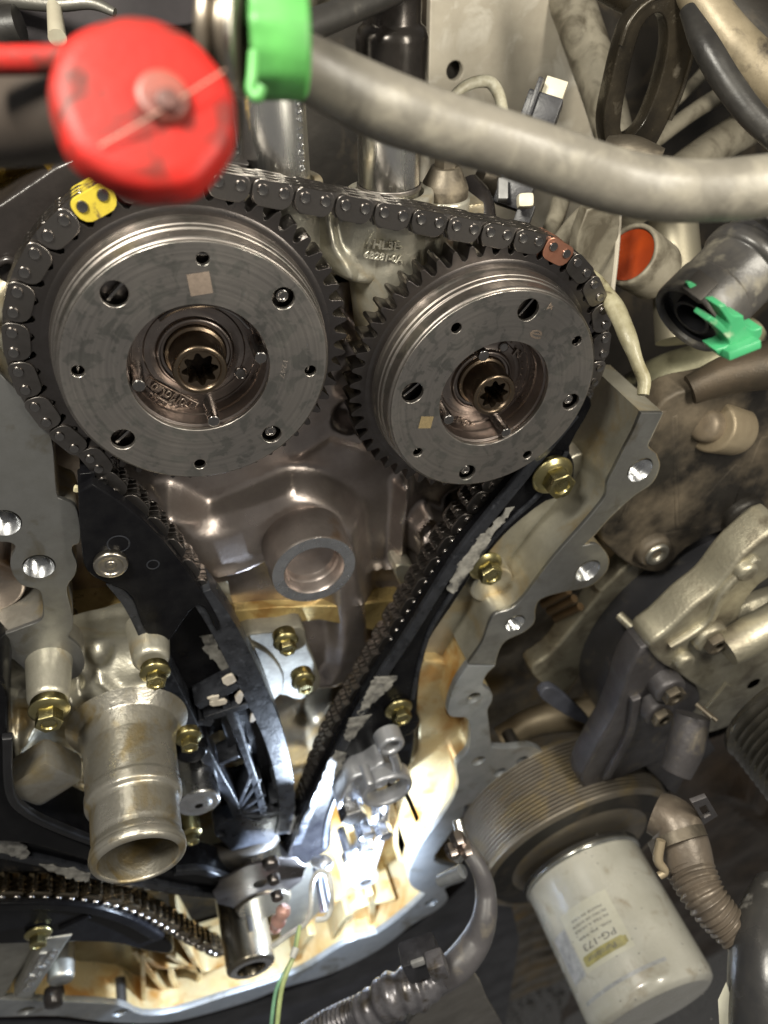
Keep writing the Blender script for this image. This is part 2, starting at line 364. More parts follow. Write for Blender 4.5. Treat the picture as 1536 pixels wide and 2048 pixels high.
for k, ang in enumerate(range(60, 122, 5)):
    r = .44; emit('punch_mark', *lathe([(.010, 0), (.006, .006), (.0001, .007)], (r*math.cos(a(ang)), r*math.sin(a(ang)), -.318), seg=8), emb, phL)
for ang in range(-32, 50, 9):
    for r in (.36, .42): emit('punch_mark', *lathe([(.010, 0), (.006, .006), (.0001, .007)], (pc[0]+r*math.cos(a(ang)), pc[1]+r*math.sin(a(ang)), -.315), seg=8), emb, phR)

# ------------------------------------------------------------------ timing chain
def arc(c, r, a0, a1, n=60): return [np.array([c[0]+r*math.cos(t), c[1]+r*math.sin(t)]) for t in np.linspace(a0, a1, n)]
def link_mesh(name, even, mat, p=PITCH):
    parts = []
    def pl(r, y0, y1, teeth):
        k = .058; ex = p/2+.5*p*.90-k; zt = r*.74
        top = [(ex+k*math.sin(t), zt-k+k*math.cos(t)) for t in np.linspace(0, PI/2, 6)]
        if not teeth: top += [(ex+k*.98, -.03), (ex+k*.85, -.065), (ex+k*.45, -.098), (ex-k*.1, -.115), (ex-k*.9, -.118)]
        if teeth:   # two teeth hanging inwards
            ring = top+[(p/2+r*.85, -r*.6), (p/2+r*.30, -r*1.5), (p/2-r*.15, -r*1.45), (0, -r*.45), (-p/2+r*.15, -r*1.45), (-p/2-r*.30, -r*1.5), (-p/2-r*.85, -r*.6)]+[(-x, z) for x, z in top[::-1]]
        else: ring = top+[(-x, z) for x, z in top[::-1]]
        n = len(ring); b = .005; V = []; F = []
        cx = np.array(ring); cen = cx.mean(0)
        for yy, s in ((y0, 1), (y1-b, 1), (y1, .96)):
            for q in cx: V.append(((q[0]-cen[0])*s+cen[0], (q[1]-cen[1])*s+cen[1], yy))
        for j in range(2):
            for k in range(n): F.append((j*n+k, j*n+(k+1) % n, (j+1)*n+(k+1) % n, (j+1)*n+k))
        F += [tuple(range(n)), tuple(range(2*n, 3*n))]; parts.append((np.array(V), F))
    if even:
        pl(.090, -.026, 0, False); pl(.090, -.262, -.236, False)
        for y in (-.092, -.158): pl(.088, y-.027, y, True)
    else:
        for y in (-.031, -.062, -.125, -.188, -.208): pl(.088, y-.024, y, True)
    V, F = join(parts); V = XYZ(V)*S
    me = bpy.data.meshes.new(name); me.from_pydata(V.tolist(), [], F)
    bm = bmesh.new(); bm.from_mesh(me); bmesh.ops.recalc_face_normals(bm, faces=bm.faces); bm.to_mesh(me); bm.free()
    me.materials.append(mat); me.shade_smooth(); me.set_sharp_from_angle(angle=.6); flat_caps(me); return me
def pin_mesh(mat):
    V, F = lathe([(.03, -.27), (.04, -.265), (.04, .008), (.035, .016), (.022, .013), (.0005, .012)], (0, 0, 0), seg=16)
    V = XYZ(V)*S; me = bpy.data.meshes.new('pin'); me.from_pydata(V.tolist(), [], F); me.materials.append(mat); me.shade_smooth(); me.set_sharp_from_angle(angle=.7); return me
def chain_on(t, path, h, start, special=(), p=PITCH, closed=True):
    """walk equal chords along the path; alternating links and a pin at every joint"""
    path = np.array(path); 
    if closed: path = np.vstack([path, path[:1]])
    L = np.concatenate([[0], np.cumsum(np.linalg.norm(np.diff(path, axis=0), axis=1))])
    at = lambda s: np.array([np.interp(s % L[-1] if closed else s, L, path[:, k]) for k in (0, 1)])
    n = int(round(L[-1]/p)); n -= n % 2; st = L[-1]/n
    if closed: s0 = L[np.argmin(np.linalg.norm(path-start[None, :], axis=1))]
    else: s0 = 0
    pts = [at(s0+k*st) for k in range(n+(0 if closed else 1))]; m = len(pts); out = []
    me = {0: link_mesh('chain_link', True, chainm), 1: link_mesh('chain_link', False, chainm)}; pm = pin_mesh(pinm); b = BASE[t.name]
    for k in range(m if closed else m-1):
        A, B = pts[k], pts[(k+1) % m]; mid = (A+B)/2; d = B-A
        o = bpy.data.objects.new('chain_link', me[k % 2]); COL.objects.link(o); o.parent = t
        if k % 2 == 0:
            for uu, vv, mm, lb in special:
                q = P(uu, vv, h)[:2]
                if np.linalg.norm(q-mid) < p*.8 and not any(x == lb for x in out): 
                    o.data = link_mesh('chain_link', True, mm); o['label'] = lb; out.append(lb)
        o.location = Vector(XYZ(np.array([mid[0], mid[1], h]))*S-b); o.rotation_euler = (0, -math.atan2(d[1], d[0])+PI, 0)
        o2 = bpy.data.objects.new('pin', pm); COL.objects.link(o2); o2.parent = t
        o2.location = Vector(XYZ(np.array([A[0], A[1], h]))*S-b)
    return pts
def interp(pts, n=14): return cat([P(u, v, HC)[:2] for u, v in pts], n)
LS = [(190, 946), (236, 991), (287, 1042), (335, 1098), (382, 1160), (427, 1228), (472, 1310), (512, 1395), (545, 1480), (568, 1570), (576, 1650)]
RS = [(606, 1655), (630, 1572), (672, 1472), (727, 1377), (782, 1282), (837, 1192), (887, 1111), (937, 1038), (990, 965)]
crank = (P(576, 1650, HC)[:2]+P(606, 1655, HC)[:2])/2; cr_r = np.linalg.norm(P(576, 1650, HC)[:2]-P(606, 1655, HC)[:2])/2
ls = interp(LS); rs = interp(RS); cR2 = pc[:2]
aL = math.atan2(*(ls[0]-np.array([0, 0]))[::-1]); aR = math.atan2(*(rs[-1]-cR2)[::-1])
# the top run is the outer common tangent
dv = cR2; tang = math.atan2(dv[1], dv[0])+PI/2
path = arc((0, 0), PR, tang, aL % (2*PI) if aL < tang else aL, 120)+ls+arc(crank, cr_r, PI, 2*PI, 20)[1:-1]+rs+arc(cR2, PR, aR, tang, 90)
chain = root('timing_chain', (0, 1.3, HC), 'dark steel silent timing chain looped over both phasers, one yellow and one copper link', 'timing chain')
start = P(209, 394, HC)[:2]; start = start/np.linalg.norm(start)*PR
chain_on(chain, path, HC, start, [(189, 405, yel, 'yellow painted chain link below the red cap'), (1102, 494, copper, 'copper coloured chain link over the right phaser')])

# ------------------------------------------------------------------ castings
def seg_dist(X, Z, pts):
    D = np.full(X.shape, 1e9)
    for (x0, z0), (x1, z1) in zip(pts[:-1], pts[1:]):
        dx, dz = x1-x0, z1-z0; l2 = dx*dx+dz*dz+1e-12; t = np.clip(((X-x0)*dx+(Z-z0)*dz)/l2, 0, 1)
        D = np.minimum(D, np.hypot(X-x0-t*dx, Z-z0-t*dz))
    return D
def inside(X, Z, poly):
    c = np.zeros(X.shape, bool); n = len(poly)
    for i in range(n):
        x0, z0 = poly[i]; x1, z1 = poly[(i+1) % n]
        if z0 == z1: continue
        k = ((z0 > Z) != (z1 > Z)) & (X < (x1-x0)*(Z-z0)/(z1-z0)+x0); c ^= k
    return c
def relief(us, vs, base, feats, nx=150, nz=150, clip=None):
    """cast surface: a height field over the rectangle spanned by pixel ranges at height base"""
    q = np.array([P(u, v, base)[:2] for u in us for v in vs]); x = np.linspace(q[:, 0].min(), q[:, 0].max(), nx); z = np.linspace(q[:, 1].min(), q[:, 1].max(), nz)
    X, Z = np.meshgrid(x, z); H = np.full(X.shape, float(base))
    for f in feats:
        k = f[0]
        if k == 'ridge':
            D = seg_dist(X, Z, [P(u, v, base)[:2] for u, v in f[1]]); H += f[3]*np.exp(-(D/f[2])**2)
        elif k == 'bump':
            c = P(*f[1], base)[:2]; D = np.hypot(X-c[0], Z-c[1]); H += f[3]*np.exp(-(D/f[2])**4)
        elif k == 'slab':       # raised or sunk area with soft shoulders
            poly = [tuple(P(u, v, base)[:2]) for u, v in f[1]]
            if len(f) > 4: poly = [tuple(a) for a in cat(poly, 6, True)]
            sd = seg_dist(X, Z, poly+[poly[0]]); sd = np.where(inside(X, Z, poly), sd, -sd)
            t = np.clip(sd/f[3]*.5+.5, 0, 1); H += f[2]*t*t*(3-2*t)
        elif k == 'wave': H += f[1]*np.sin(X*f[2]+Z*f[3])*np.cos(X*f[3]*.7-Z*f[2]*1.3)
    V = np.stack([X.ravel(), Z.ravel(), H.ravel()], 1)
    keep = inside(X.ravel(), Z.ravel(), [tuple(P(u, v, base)[:2]) for u, v in clip]) if clip else np.ones(len(V), bool)
    F = [(j*nx+i, j*nx+i+1, (j+1)*nx+i+1, (j+1)*nx+i) for j in range(nz-1) for i in range(nx-1)]
    F = [f for f in F if all(keep[i] for i in f)]; used = np.zeros(len(V), bool); used[np.array(F).ravel()] = True; mp = np.cumsum(used)-1
    return V[used], [tuple(mp[i] for i in f) for f in F]
def threads(u, v, h, r, depth=.3, parent=None, name='threaded_hole', mat=None):
    p = P(u, v, h); prof = [(r*1.18, .004), (r*1.02, -.03)]
    for k in range(int(depth/.035)): prof += [(r*.86, -.04-k*.035-.012), (r*1.0, -.04-k*.035-.032)]
    prof += [(r*.8, -depth-.05), (.001, -depth-.05)]
    return emit(name, *lathe(prof, p, seg=28), mat or bright, parent)
def sleeve(u, v, h, r, depth, parent, name='bore', mat=None):
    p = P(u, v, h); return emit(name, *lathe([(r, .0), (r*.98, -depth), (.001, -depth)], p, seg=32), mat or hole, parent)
def hexring(r, n=6, a0=0): return [(r*math.cos(2*PI*k/n+a0), r*math.sin(2*PI*k/n+a0)) for k in range(n)]
def flange_bolt(u, v, h, r, label, group='yellow zinc flange bolts', mat=None, tilt=.3, long=.0, base=None):
    """hex flange bolt, axis along the crank axis; (u, v, h) is the centre of the head's face"""
    mat = mat or zinc; p = P(u, v, h); t = root('flange_bolt', p, label, 'bolt', group); hh = r*1.05
    V, F = plate_raw(hexring(r, 6, tilt), [circ((0, 0), r*.55, 20)[::-1]], -hh, 0, r*.09, 2)
    dish = lathe([(r*.57, -.001), (r*.5, -r*.14), (.001, -r*.16)], (0, 0, 0), seg=20)
    V, F = join([(V, F), dish]); emit('head', p+V, F, mat, t, 35)
    emit('flange', *lathe([(r*.9, -hh+r*.1), (r*1.15, -hh), (r*1.45, -hh-r*.22), (r*1.5, -hh-r*.35), (r*1.45, -hh-r*.42), (.1*r, -hh-r*.42)], p, seg=36, bev=.01), mat, t)
    d = -hh-r*.42
    emit('washer', *lathe([(.1*r, d), (r*1.35, d), (r*1.35, d-r*.2-long), (.1*r, d-r*.2-long)], p, seg=32, bev=.006), mat, t)
    return t

# --- right-hand cover rail of the cylinder head, machined face and oily inner wall
HF = .12
head = root('cylinder_head', P(600, 1000, -1.2), 'brownish varnished aluminium cylinder head behind the cam phasers with a machined round boss', 'cylinder head')
INR = [(1283, 826), (1268, 862), (1247, 902), (1228, 940), (1215, 966), (1211, 993), (1190, 1022), (1160, 1057), (1100, 1125), (1036, 1208), (994, 1227), (979, 1246), (964, 1287), (936, 1328)]
OUTR = [(990, 1330), (994, 1310), (1009, 1283), (1047, 1264), (1068, 1244), (1070, 1219), (1081, 1198), (1122, 1185), (1175, 1174), (1206, 1151), (1217, 1128), (1213, 1108), (1194, 1089), (1166, 1092), (1187, 1072), (1221, 1034), (1266, 993), (1304, 966), (1319, 932), (1313, 909), (1296, 894), (1304, 872), (1326, 826)]
def cring(pts, corners, n=4): return [p+('c',) if i in corners else p for i, p in enumerate(pts)]
ring = OUTR+INR; cor = {0, 13, 19, 22, 23, len(ring)-1}
emit('rail_face', *pplate(cring(ring, cor), HF, .05, [(1280, 940, .145), (1175, 1141, .155), (1030, 1246, .125)], 4, .008), alum, head, 30)
emit('rail_wall', *pplate(cring([(u+1, v) for u, v in ring], cor), HF-.052, 1.0, [(1280, 942, .15), (1175, 1143, .16), (1030, 1248, .13)], 4, .004), aluy, head, 40)
threads(1280, 941, HF, .118, .3, head); threads(1175, 1142, HF, .128, .3, head); threads(1030, 1247, HF, .10, .3, head)
# top corner lug behind the rail
0 and emit('corner_lug', *box(P(1235, 775, -.35), .55, .35, .7, rot2(-.25), .06), aluy, head)
# inner casting wall stepping down from the rail to the head face
emit('inner_step', *pplate([(1180, 905), (1225, 960), (1100, 1110), (1010, 1205), (975, 1235), (930, 1330), (850, 1340), (870, 1200), (960, 1080), (1070, 960)], -.45, .6, (), 4, .04), aluy, head)
emit('bolt_pad', *lathe([(.001, 0), (.25, 0), (.27, -.03), (.28, -.4)], P(985, 1172, -.22), seg=40, bev=.02), aluy, head)
emit('bolt_pad', *lathe([(.001, 0), (.24, 0), (.26, -.03), (.28, -.4)], P(1100, 950, -.34), seg=40, bev=.02), aluy, head)
# --- main face, a soft casting
emit('front_wall', *relief((60, 1150), (560, 1330), -1.25, [
    ('slab', [(300, 1000), (415, 1018), (490, 990), (575, 952), (645, 962), (695, 1005), (712, 1060), (705, 1330), (300, 1330)], .34, .16, 1),
    ('slab', [(380, 1120), (470, 1108), (560, 1062), (625, 1040), (640, 1330), (300, 1330), (300, 1100)], -.16, .14, 1),
    ('ridge', [(330, 995), (415, 1016), (495, 986), (578, 950)], .06, .07), ('ridge', [(420, 1112), (480, 1100), (560, 1060), (615, 1040)], .06, .08),
    ('ridge', [(803, 960), (796, 1040), (790, 1115)], .07, .2), ('ridge', [(828, 1085), (822, 1040), (848, 1012), (885, 1030), (905, 1075)], .06, .26),
    ('slab', [(905, 1000), (980, 960), (960, 1060), (900, 1110)], -.35, .15), ('bump', (862, 1072), .17, .24),
    ('ridge', [(690, 620), (760, 700), (700, 760)], .12, .3), ('bump', (700, 640), .2, -.25), ('ridge', [(600, 900), (660, 860), (740, 880)], .1, .06),
    ('ridge', [(735, 1130), (800, 1128), (812, 1160)], .04, .1), ('ridge', [(700, 1165), (800, 1170)], .03, .06), ('bump', (700, 830), .15, -.2),
    ('wave', .012, 3.1, 4.7)], 220, 200, [(60, 560), (960, 560), (1150, 700), (1190, 880), (1040, 1200), (930, 1360), (60, 1360)]), mauve, head, 60)
bp = P(629, 1142, -.42)
emit('boss', *lathe([(.30, -.45), (.305, -.03), (.325, .0)], bp, seg=72), mauve, head)
emit('boss', *lathe([(.452, -.004), (.462, -.03), (.475, -.9), (.6, -1.0)], bp, seg=72, bev=.02), mauve, head)
emit('boss_ring', *lathe([(.322, -.02), (.328, .0), (.445, .0), (.455, -.012)], bp, seg=96), bright, head)
emit('core_plug', *lathe([(.30, -.14), (.285, -.17), (.275, -.24), (.10, -.27), (.001, -.27)], bp, seg=64, bev=.02), mauve, head)
amb = MT('amber_varnished_ledge', (.60, .46, .20), (.45, .33, .13), .3, .5, 2.5, .25, 24, stain=(.30, .17, .05), st=(.54, .68), ssc=2.5)
emit('lower_flange', *plate_raw(px([(470, 1222), (640, 1212), (700, 1212), (800, 1200), (822, 1218), (900, 1260), (880, 1290), (640, 1240), (480, 1262)], -.95, 2), [], -1.6, -.95, .02), amb, head)
emit('lower_flange', *plate_raw(px([(120, 1245), (270, 1228), (300, 1240), (300, 1262), (120, 1270)], -.8, 2), [], -1.5, -.8, .02), amb, head)
emit('corner_web', *pplate([(800, 1130), (830, 1140), (850, 1200), (830, 1215), (790, 1150)], -.9, .3, (), 3, .03), aluy, head)

# --- left-hand rail, part of the same head
LR = [(-60, 690), (0, 748), (52, 800), (84, 838), (100, 868), (107, 905), (113, 986), (124, 999), (150, 1012), (160, 1050), (160, 1084), (146, 1092), (145, 1104), (154, 1128), (150, 1150), (136, 1170), (135, 1190), (146, 1236), (144, 1260), (137, 1275), (160, 1296), (170, 1326), (156, 1353), (113, 1367), (70, 1357), (42, 1333), (20, 1316), (-10, 1322), (-60, 1330), (-60, 1285), (0, 1272), (50, 1254), (82, 1240), (86, 1215), (82, 1188), (72, 1178), (43, 1170), (24, 1144), (21, 1119), (31, 1097), (22, 1086), (-5, 1084), (-60, 1086)]
HL = -.38
emit('rail_face', *pplate(LR, HL, .05, [(78, 1133, .135), (112, 1325, .115), (8, 1046, .135)], 3, .008), alum, head, 30)
emit('rail_wall', *pplate(LR, HL-.052, .5, [(78, 1134, .14), (112, 1326, .12), (8, 1047, .14)], 3, .004), alu, head)
threads(78, 1134, HL, .11, .3, head); threads(8, 1047, HL, .11, .3, head); sleeve(112, 1326, HL, .112, .6, head)
emit('mounting_lug', *lathe([(.001, 0), (.33, 0), (.36, -.03), (.38, -.6)], P(-30, 1175, -.8), seg=40, bev=.02), mauve, head)

# --- camshaft cap and its tube bosses (tubes stand along +z)
cap = root('cam_carrier', P(760, 560, -1), 'sandy grey cast cam carrier with raised part numbers behind the chain', 'casting')
def vcyl(name, u, v, h, prof, parent, mat, seg=48, bev=.01):
    """turned part standing upright; (u, v, h) is where its axis meets the base level t=0"""
    return emit(name, *lathe(prof, P(u, v, h), (0, 1, 0), seg, bev), mat, parent)
emit('body', *relief((430, 1060), (395, 720), -.92, [
    ('slab', [(690, 380), (860, 380), (880, 560), (670, 540)], .22, .16, 1), ('slab', [(440, 380), (620, 380), (640, 540), (520, 560)], .12, .1, 1), ('ridge', [(640, 380), (650, 470), (690, 545), (790, 580), (900, 560)], .06, .12),
    ('slab', [(650, 560), (1000, 600), (1000, 760), (650, 760)], -.5, .15), ('slab', [(690, 600), (735, 590), (740, 640), (690, 650)], -.2, .08, 1), ('wave', .008, 4, 3)], 160, 110, [(430, 395), (880, 400), (960, 460), (1010, 600), (1010, 740), (430, 740)]), aluy, cap, 60)
vcyl('tube_boss', 778, 405, -1.0, [(.31, -1.2), (.37, -.5), (.375, .08), (.36, .10), (.29, .10), (.285, -.1)], cap, aluy)
vcyl('tube_boss', 562, 385, -1.0, [(.33, -1.0), (.34, .08), (.33, .10), (.27, .10), (.265, -.1)], cap, aluy)
vcyl('bolt_boss', 888, 420, -1.05, [(.001, .12), (.20, .12), (.22, .10), (.22, -.2), (.3, -.8)], cap, aluy)
emit('top_deck', *box(P(720, 470, -1.32), 2.2, .5, .5, None, .05), aluy, cap)
for s, A, B, sz in (('HL3E-', (745, 489), (806, 494), .095), ('6B281-0A', (727, 509), (806, 520), .085)):
    emit('lettering', *text_at(s, P(*A, -.615), P(*B, -.615), sz, .010), aluy, cap)
emit('lettering', *text_at('UFSA', P(566, 424, -.73), P(613, 431, -.73), .09, .010), aluy, cap)

t = root('spark_plug_tube', P(558, 370, -1), 'chrome plug tube with digits stamped up its side, behind the green band', 'tube', 'chrome tubes standing in the cam cap')
vcyl('tube', 556, 378, -1.0, [(.255, -.1), (.262, .0), (.262, .85), (.255, .86), (.255, 1.4)], t, chrome)
vcyl('upper_tube', 556, 378, -1.0, [(.235, .86), (.235, 2.4), (.2, 2.4)], t, chrome)
p0 = P(604, 318, -.80); p1 = P(590, 222, -.80)
V, F = text_raw('537152028', .085, .003); V[:, 0] *= .50/(V[:, 0].max()-V[:, 0].min())
c0 = P(556, 378, -1.0); R_ = .264; ang = V[:, 1]/R_+.66   # wrapped round the tube
W = np.stack([c0[0]+(R_+V[:, 2])*np.sin(ang), c0[1]+.42-V[:, 0], c0[2]+(R_+V[:, 2])*np.cos(ang)], 1)
emit('stamped_digits', W, F, bright, t)
t = root('socket_extension', P(778, 380, -1), 'chrome socket with black impact extension standing in the second tube boss', 'socket', 'chrome tubes standing in the cam cap')
vcyl('socket', 778, 385, -1.0, [(.245, -.1), (.255, .0), (.255, .5), (.262, .52), (.262, .62), (.24, .63)], t, chrome)
vcyl('socket_collar', 778, 385, -1.0, [(.262, .035), (.268, .04), (.268, .075), (.262, .08)], t, steel)
blkm = MT('black_oxide_steel', (.02, .018, .016), (.035, .03, .027), .22, .6, 4, .05, 30)
vcyl('impact_socket', 782, 385, -1.0, [(.2, .6), (.265, .6), (.272, .64), (.272, 1.12), (.25, 1.17), (.215, 1.19), (.215, 1.36), (.225, 1.4), (.225, 2.3)], t, blkm, bev=.02)
t = root('stud_nut', P(885, 385, -1), 'dark flanged stud and nut beside the chrome socket on the cam cap', 'bolt')
vcyl('nut', 888, 398, -1.05, [(.001, .27), (.12, .27), (.19, .14), (.205, .10), (.205, .02), (.001, .02)], t, grime)
emit('stud', *(lambda VF: (P(888, 398, -1.05)+np.stack([VF[0][:, 0], VF[0][:, 2]+.4, -VF[0][:, 1]], 1), VF[1]))(plate_raw(hexring(.10), [], -.15, .15, .008)), grime, t)

# --- black cover edge upper left of the chain
t = root('cam_cover', P(80, 430, -.8), 'glossy black cam cover corner left of the yellow chain link', 'cover')
gloss = MT('glossy_black_casting', (.022, .019, .018), (.035, .03, .028), .22, .2, 3, .25, 12, stain=(.12, .1, .08), st=(.66, .75), ssc=8)
emit('rim', *pplate([(-40, 470), (-40, 410), (0, 408), (110, 333), (190, 300), (300, 290), (500, 330), (420, 420), (200, 480), (60, 600), (0, 560)], -.75, .5, (), 1, .03), gloss, t)
emit('seal', *tube([P(u, v, -.72) for u, v in [(-30, 545), (20, 520), (55, 560), (50, 640)]], .03, 10), gloss, t)
emit('amber_bore', *lathe([(.40, .0), (.37, .06), (.34, .06), (.32, .0), (.30, -.35), (.001, -.4)], P(16, 388, -.85), seg=48), MT('amber_oil_film', (.35, .22, .03), (.20, .12, .02), .25, .8, 2, .1, 20), t)
emit('left_wall', *relief((-80, 130), (470, 780), -.8, [('slab', [(-60, 560), (30, 560), (30, 640), (-60, 640)], .1, .1), ('wave', .03, 4, 5)], 50, 60), aluy, t)

# ------------------------------------------------------------------ chain guides
def jag(pts_l, pts_r, h, amp=.02, thick=.006, n=7):
    A = [P(u, v, h)[:2] for u, v in pts_l]; B = [P(u, v, h)[:2] for u, v in pts_r]
    A = cat(A, n); B = cat(B, n); rg = random.Random(len(pts_l)+int(pts_l[0][0]))
    ring = [a+np.array([rg.uniform(-amp, amp), rg.uniform(-amp, amp)]) for a in A]+[b+np.array([rg.uniform(-amp, amp), rg.uniform(-amp, amp)]) for b in B[::-1]]
    return plate_raw([tuple(q) for q in ring], [], h-.004, h+thick, 0)
def strip(name, pts, w, h, depth, mat, parent, bev=.01, n=5):
    """flat bar following a photo line at height h"""
    c = np.array(cat([P(u, v, h)[:2] for u, v in pts], n)) if len(pts) > 2 else np.array([P(u, v, h)[:2] for u, v in pts])
    T = np.gradient(c, axis=0); T /= np.linalg.norm(T, axis=1)[:, None]; Nn2 = np.stack([-T[:, 1], T[:, 0]], 1)
    w = np.interp(np.linspace(0, 1, len(c)), np.linspace(0, 1, len(w)), w)[:, None] if hasattr(w, '__len__') else w
    ring = [tuple(q) for q in c+Nn2*w/2]+[tuple(q) for q in (c-Nn2*w/2)[::-1]]
    return emit(name, *plate_raw(ring, [], h-depth, h, bev), mat, parent)
GH = -.2
lg = root('chain_guide', P(300, 1200, GH), 'black plastic chain tensioner arm with a pivot bolt and ribbed lower half', 'chain guide', 'black plastic chain guides')
blk2 = MT('oily_black_plastic', (.004, .004, .005), (.008, .008, .009), .22, 0, 4, .15, 26, spec=.10)
blkl = MT('lit_black_plastic', (.014, .015, .018), (.028, .030, .036), .3, 0, 6, .25, 24, dust=(.075, .08, .095), dt=(.58, .8), dsc=9, spec=.2)  # paler bluish copy of the black plastic, torch light put into its colour
emit('arm_plate', *pplate([(156, 985, 'c'), (185, 968, 'c'), (232, 998), (285, 1040), (335, 1092), (372, 1140), (408, 1190), (440, 1248), (432, 1262), (396, 1210), (330, 1290), (290, 1262), (262, 1195), (225, 1172), (188, 1155), (168, 1128), (160, 1060)], GH, .34, [], 4, .02), blk2, lg)
emit('channel_floor', *pplate([(230, 1165), (310, 1120), (420, 1190), (470, 1290), (515, 1380), (560, 1480), (580, 1570), (580, 1640), (555, 1690), (480, 1690), (440, 1600), (400, 1500), (350, 1390), (300, 1290)], -.52, .05, [(470, 1520, .22), (445, 1480, .2), (495, 1570, .16)], 4, .01), blk2, lg)
strip('outer_rail', [(222, 1165), (262, 1215), (300, 1290), (336, 1362), (372, 1432), (405, 1500), (438, 1560), (462, 1600), (476, 1635)], [.10, .12, .15, .16, .15, .13, .12], GH-.02, .36, blkl, lg)
strip('chain_side_rail', [(400, 1188), (442, 1250), (480, 1322), (515, 1395), (545, 1465), (566, 1540), (574, 1610), (565, 1668)], [.22, .26, .28, .27, .24, .22, .2], GH-.03, .33, blkl, lg)
strip('middle_rail', [(452, 1410), (480, 1480), (505, 1550), (522, 1605), (530, 1650)], .09, GH-.06, .3, blkl, lg)
for A, B, w in (((395, 1415), (480, 1370), .12), ((410, 1440), (500, 1410), .10), ((395, 1445), (425, 1448), .1), ((440, 1530), (478, 1512), .07), ((545, 1540), (570, 1530), .12), ((548, 1575), (572, 1568), .10), ((540, 1605), (578, 1598), .08), ((525, 1630), (575, 1625), .08)):
    strip('cross_rib', [A, B], w, GH-.05, .3, blkl, lg)
for B in ((520, 1560), (530, 1590), (535, 1615), (540, 1635), (505, 1545)): strip('fan_rib', [(470, 1632), B], .05, GH-.06, .3, blkl, lg)
emit('arm_toe', *pplate([(428, 1662), (470, 1636), (520, 1640), (572, 1630), (556, 1668), (520, 1706), (478, 1712), (450, 1690)], GH-.08, .3, [(443, 1668, .06)], 4, .02), blkl, lg)
emit('inner_web', *pplate([(440, 1425), (458, 1425), (470, 1470), (500, 1490), (496, 1508), (468, 1522), (452, 1480)], GH-.2, .2, (), 2, .01), blkl, lg)
emit('scuff', *jag([(398, 1272), (415, 1310), (450, 1345)], [(425, 1270), (450, 1310), (475, 1345)], -.515, .03), scuff, lg)
for q in ([(444, 1360), (468, 1348), (478, 1358), (455, 1372)], [(415, 1398), (438, 1392), (432, 1404)], [(470, 1395), (488, 1380), (484, 1402), (476, 1408)], [(420, 1405), (450, 1400), (452, 1408), (425, 1413)], [(505, 1425), (512, 1440), (500, 1445)]):
    emit('plastic_chip', *pplate(q, GH-.03, .03, (), 2, .004), MT('pale_debris', (.55, .50, .42), (.4, .36, .3), .5, 0, 10, .1) if 'pale_debris' not in MATS else MATS['pale_debris'], lg)
pb = P(222, 1133, GH+.07)
emit('pivot_bolt', *lathe([(.14, -.1), (.15, -.02), (.14, .0), (.105, .004), (.095, -.015), (.05, -.02), (.04, -.005), (.02, -.005), (.001, -.012)], pb, seg=40, bev=.01), MT('pale_steel', (.52, .48, .42), (.4, .37, .32), .3, 1, 5, .08, 30), lg)
emit('moulded_ring', *lathe([(.10, .002), (.092, .006), (.085, .002)], P(237, 1088, GH), seg=32), blkl, lg)
emit('moulded_ring', *lathe([(.06, .002), (.052, .005), (.047, .002)], P(306, 1129, GH), seg=32), blkl, lg)
emit('lock_tab', *pplate([(160, 948, 'c'), (190, 945, 'c'), (188, 985, 'c'), (160, 990, 'c')], GH-.1, .25, (), 1, .01), blk2, lg)
t = tag(emit('gasket_tab', *pplate([(147, 980), (152, 974), (165, 978), (185, 970), (192, 965), (240, 1005), (225, 1008), (196, 985), (152, 986)], -.32, .04, (), 3, .008), MT('cream_gasket', (.62, .56, .36), (.5, .45, .28), .5, 0, 6, .1)), 'small cream tab poking out above the black tensioner arm', 'gasket')

rg_ = root('chain_guide', P(950, 1100, GH), 'straight black chain guide with white scuff marks, held by yellow bolts', 'chain guide', 'black plastic chain guides')
GL = [(1160, 800), (1110, 875), (1047, 943), (1002, 989), (975, 1027), (911, 1102), (854, 1189), (809, 1264), (760, 1335), (705, 1430), (655, 1520), (612, 1610), (582, 1690), (570, 1735)]
GR = [(590, 1740), (640, 1712), (662, 1690), (664, 1630), (684, 1582), (700, 1545), (760, 1525), (815, 1540), (830, 1480), (836, 1400), (842, 1347), (856, 1287), (903, 1215), (937, 1163), (983, 1102), (1024, 1057), (1092, 1004), (1140, 990), (1150, 930), (1141, 894), (1185, 812)]
emit('guide_body', *pplate(GL+GR, GH, .42, [(640, 1600, .3), (740, 1490, .12)] and [], 3, .03), blk2, rg_)
strip('raised_edge', [(1150, 830), (1052, 950), (985, 1032), (922, 1112), (868, 1195), (822, 1270), (772, 1345), (716, 1440), (668, 1528), (625, 1612), (594, 1690)], .14, GH+.06, .08, blkl, rg_, .02)
strip('outer_edge', [(1135, 905), (1085, 985), (1015, 1050), (970, 1100), (915, 1175), (862, 1262), (838, 1340), (826, 1400)], .06, GH+.03, .06, blkl, rg_, .015)
strip('lower_fin', [(700, 1555), (672, 1600), (655, 1650), (650, 1700)], .07, GH+.05, .1, blkl, rg_, .015)
for l, r in (([(1012, 1018), (985, 1050), (960, 1072), (930, 1110), (912, 1140), (892, 1178)], [(1026, 1012), (1010, 1040), (985, 1072), (965, 1105), (935, 1150), (905, 1190)]), ([(748, 1355), (735, 1385), (718, 1420), (716, 1425)], [(795, 1350), (775, 1380), (740, 1410), (725, 1430)]), ([(700, 1435), (695, 1455), (688, 1478)], [(742, 1428), (722, 1455), (700, 1482)]), ([(672, 1500), (650, 1540), (632, 1585)], [(692, 1508), (675, 1550), (645, 1590)])):
    emit('scuff', *jag(l, r, GH+.061, .022), scuff, rg_)
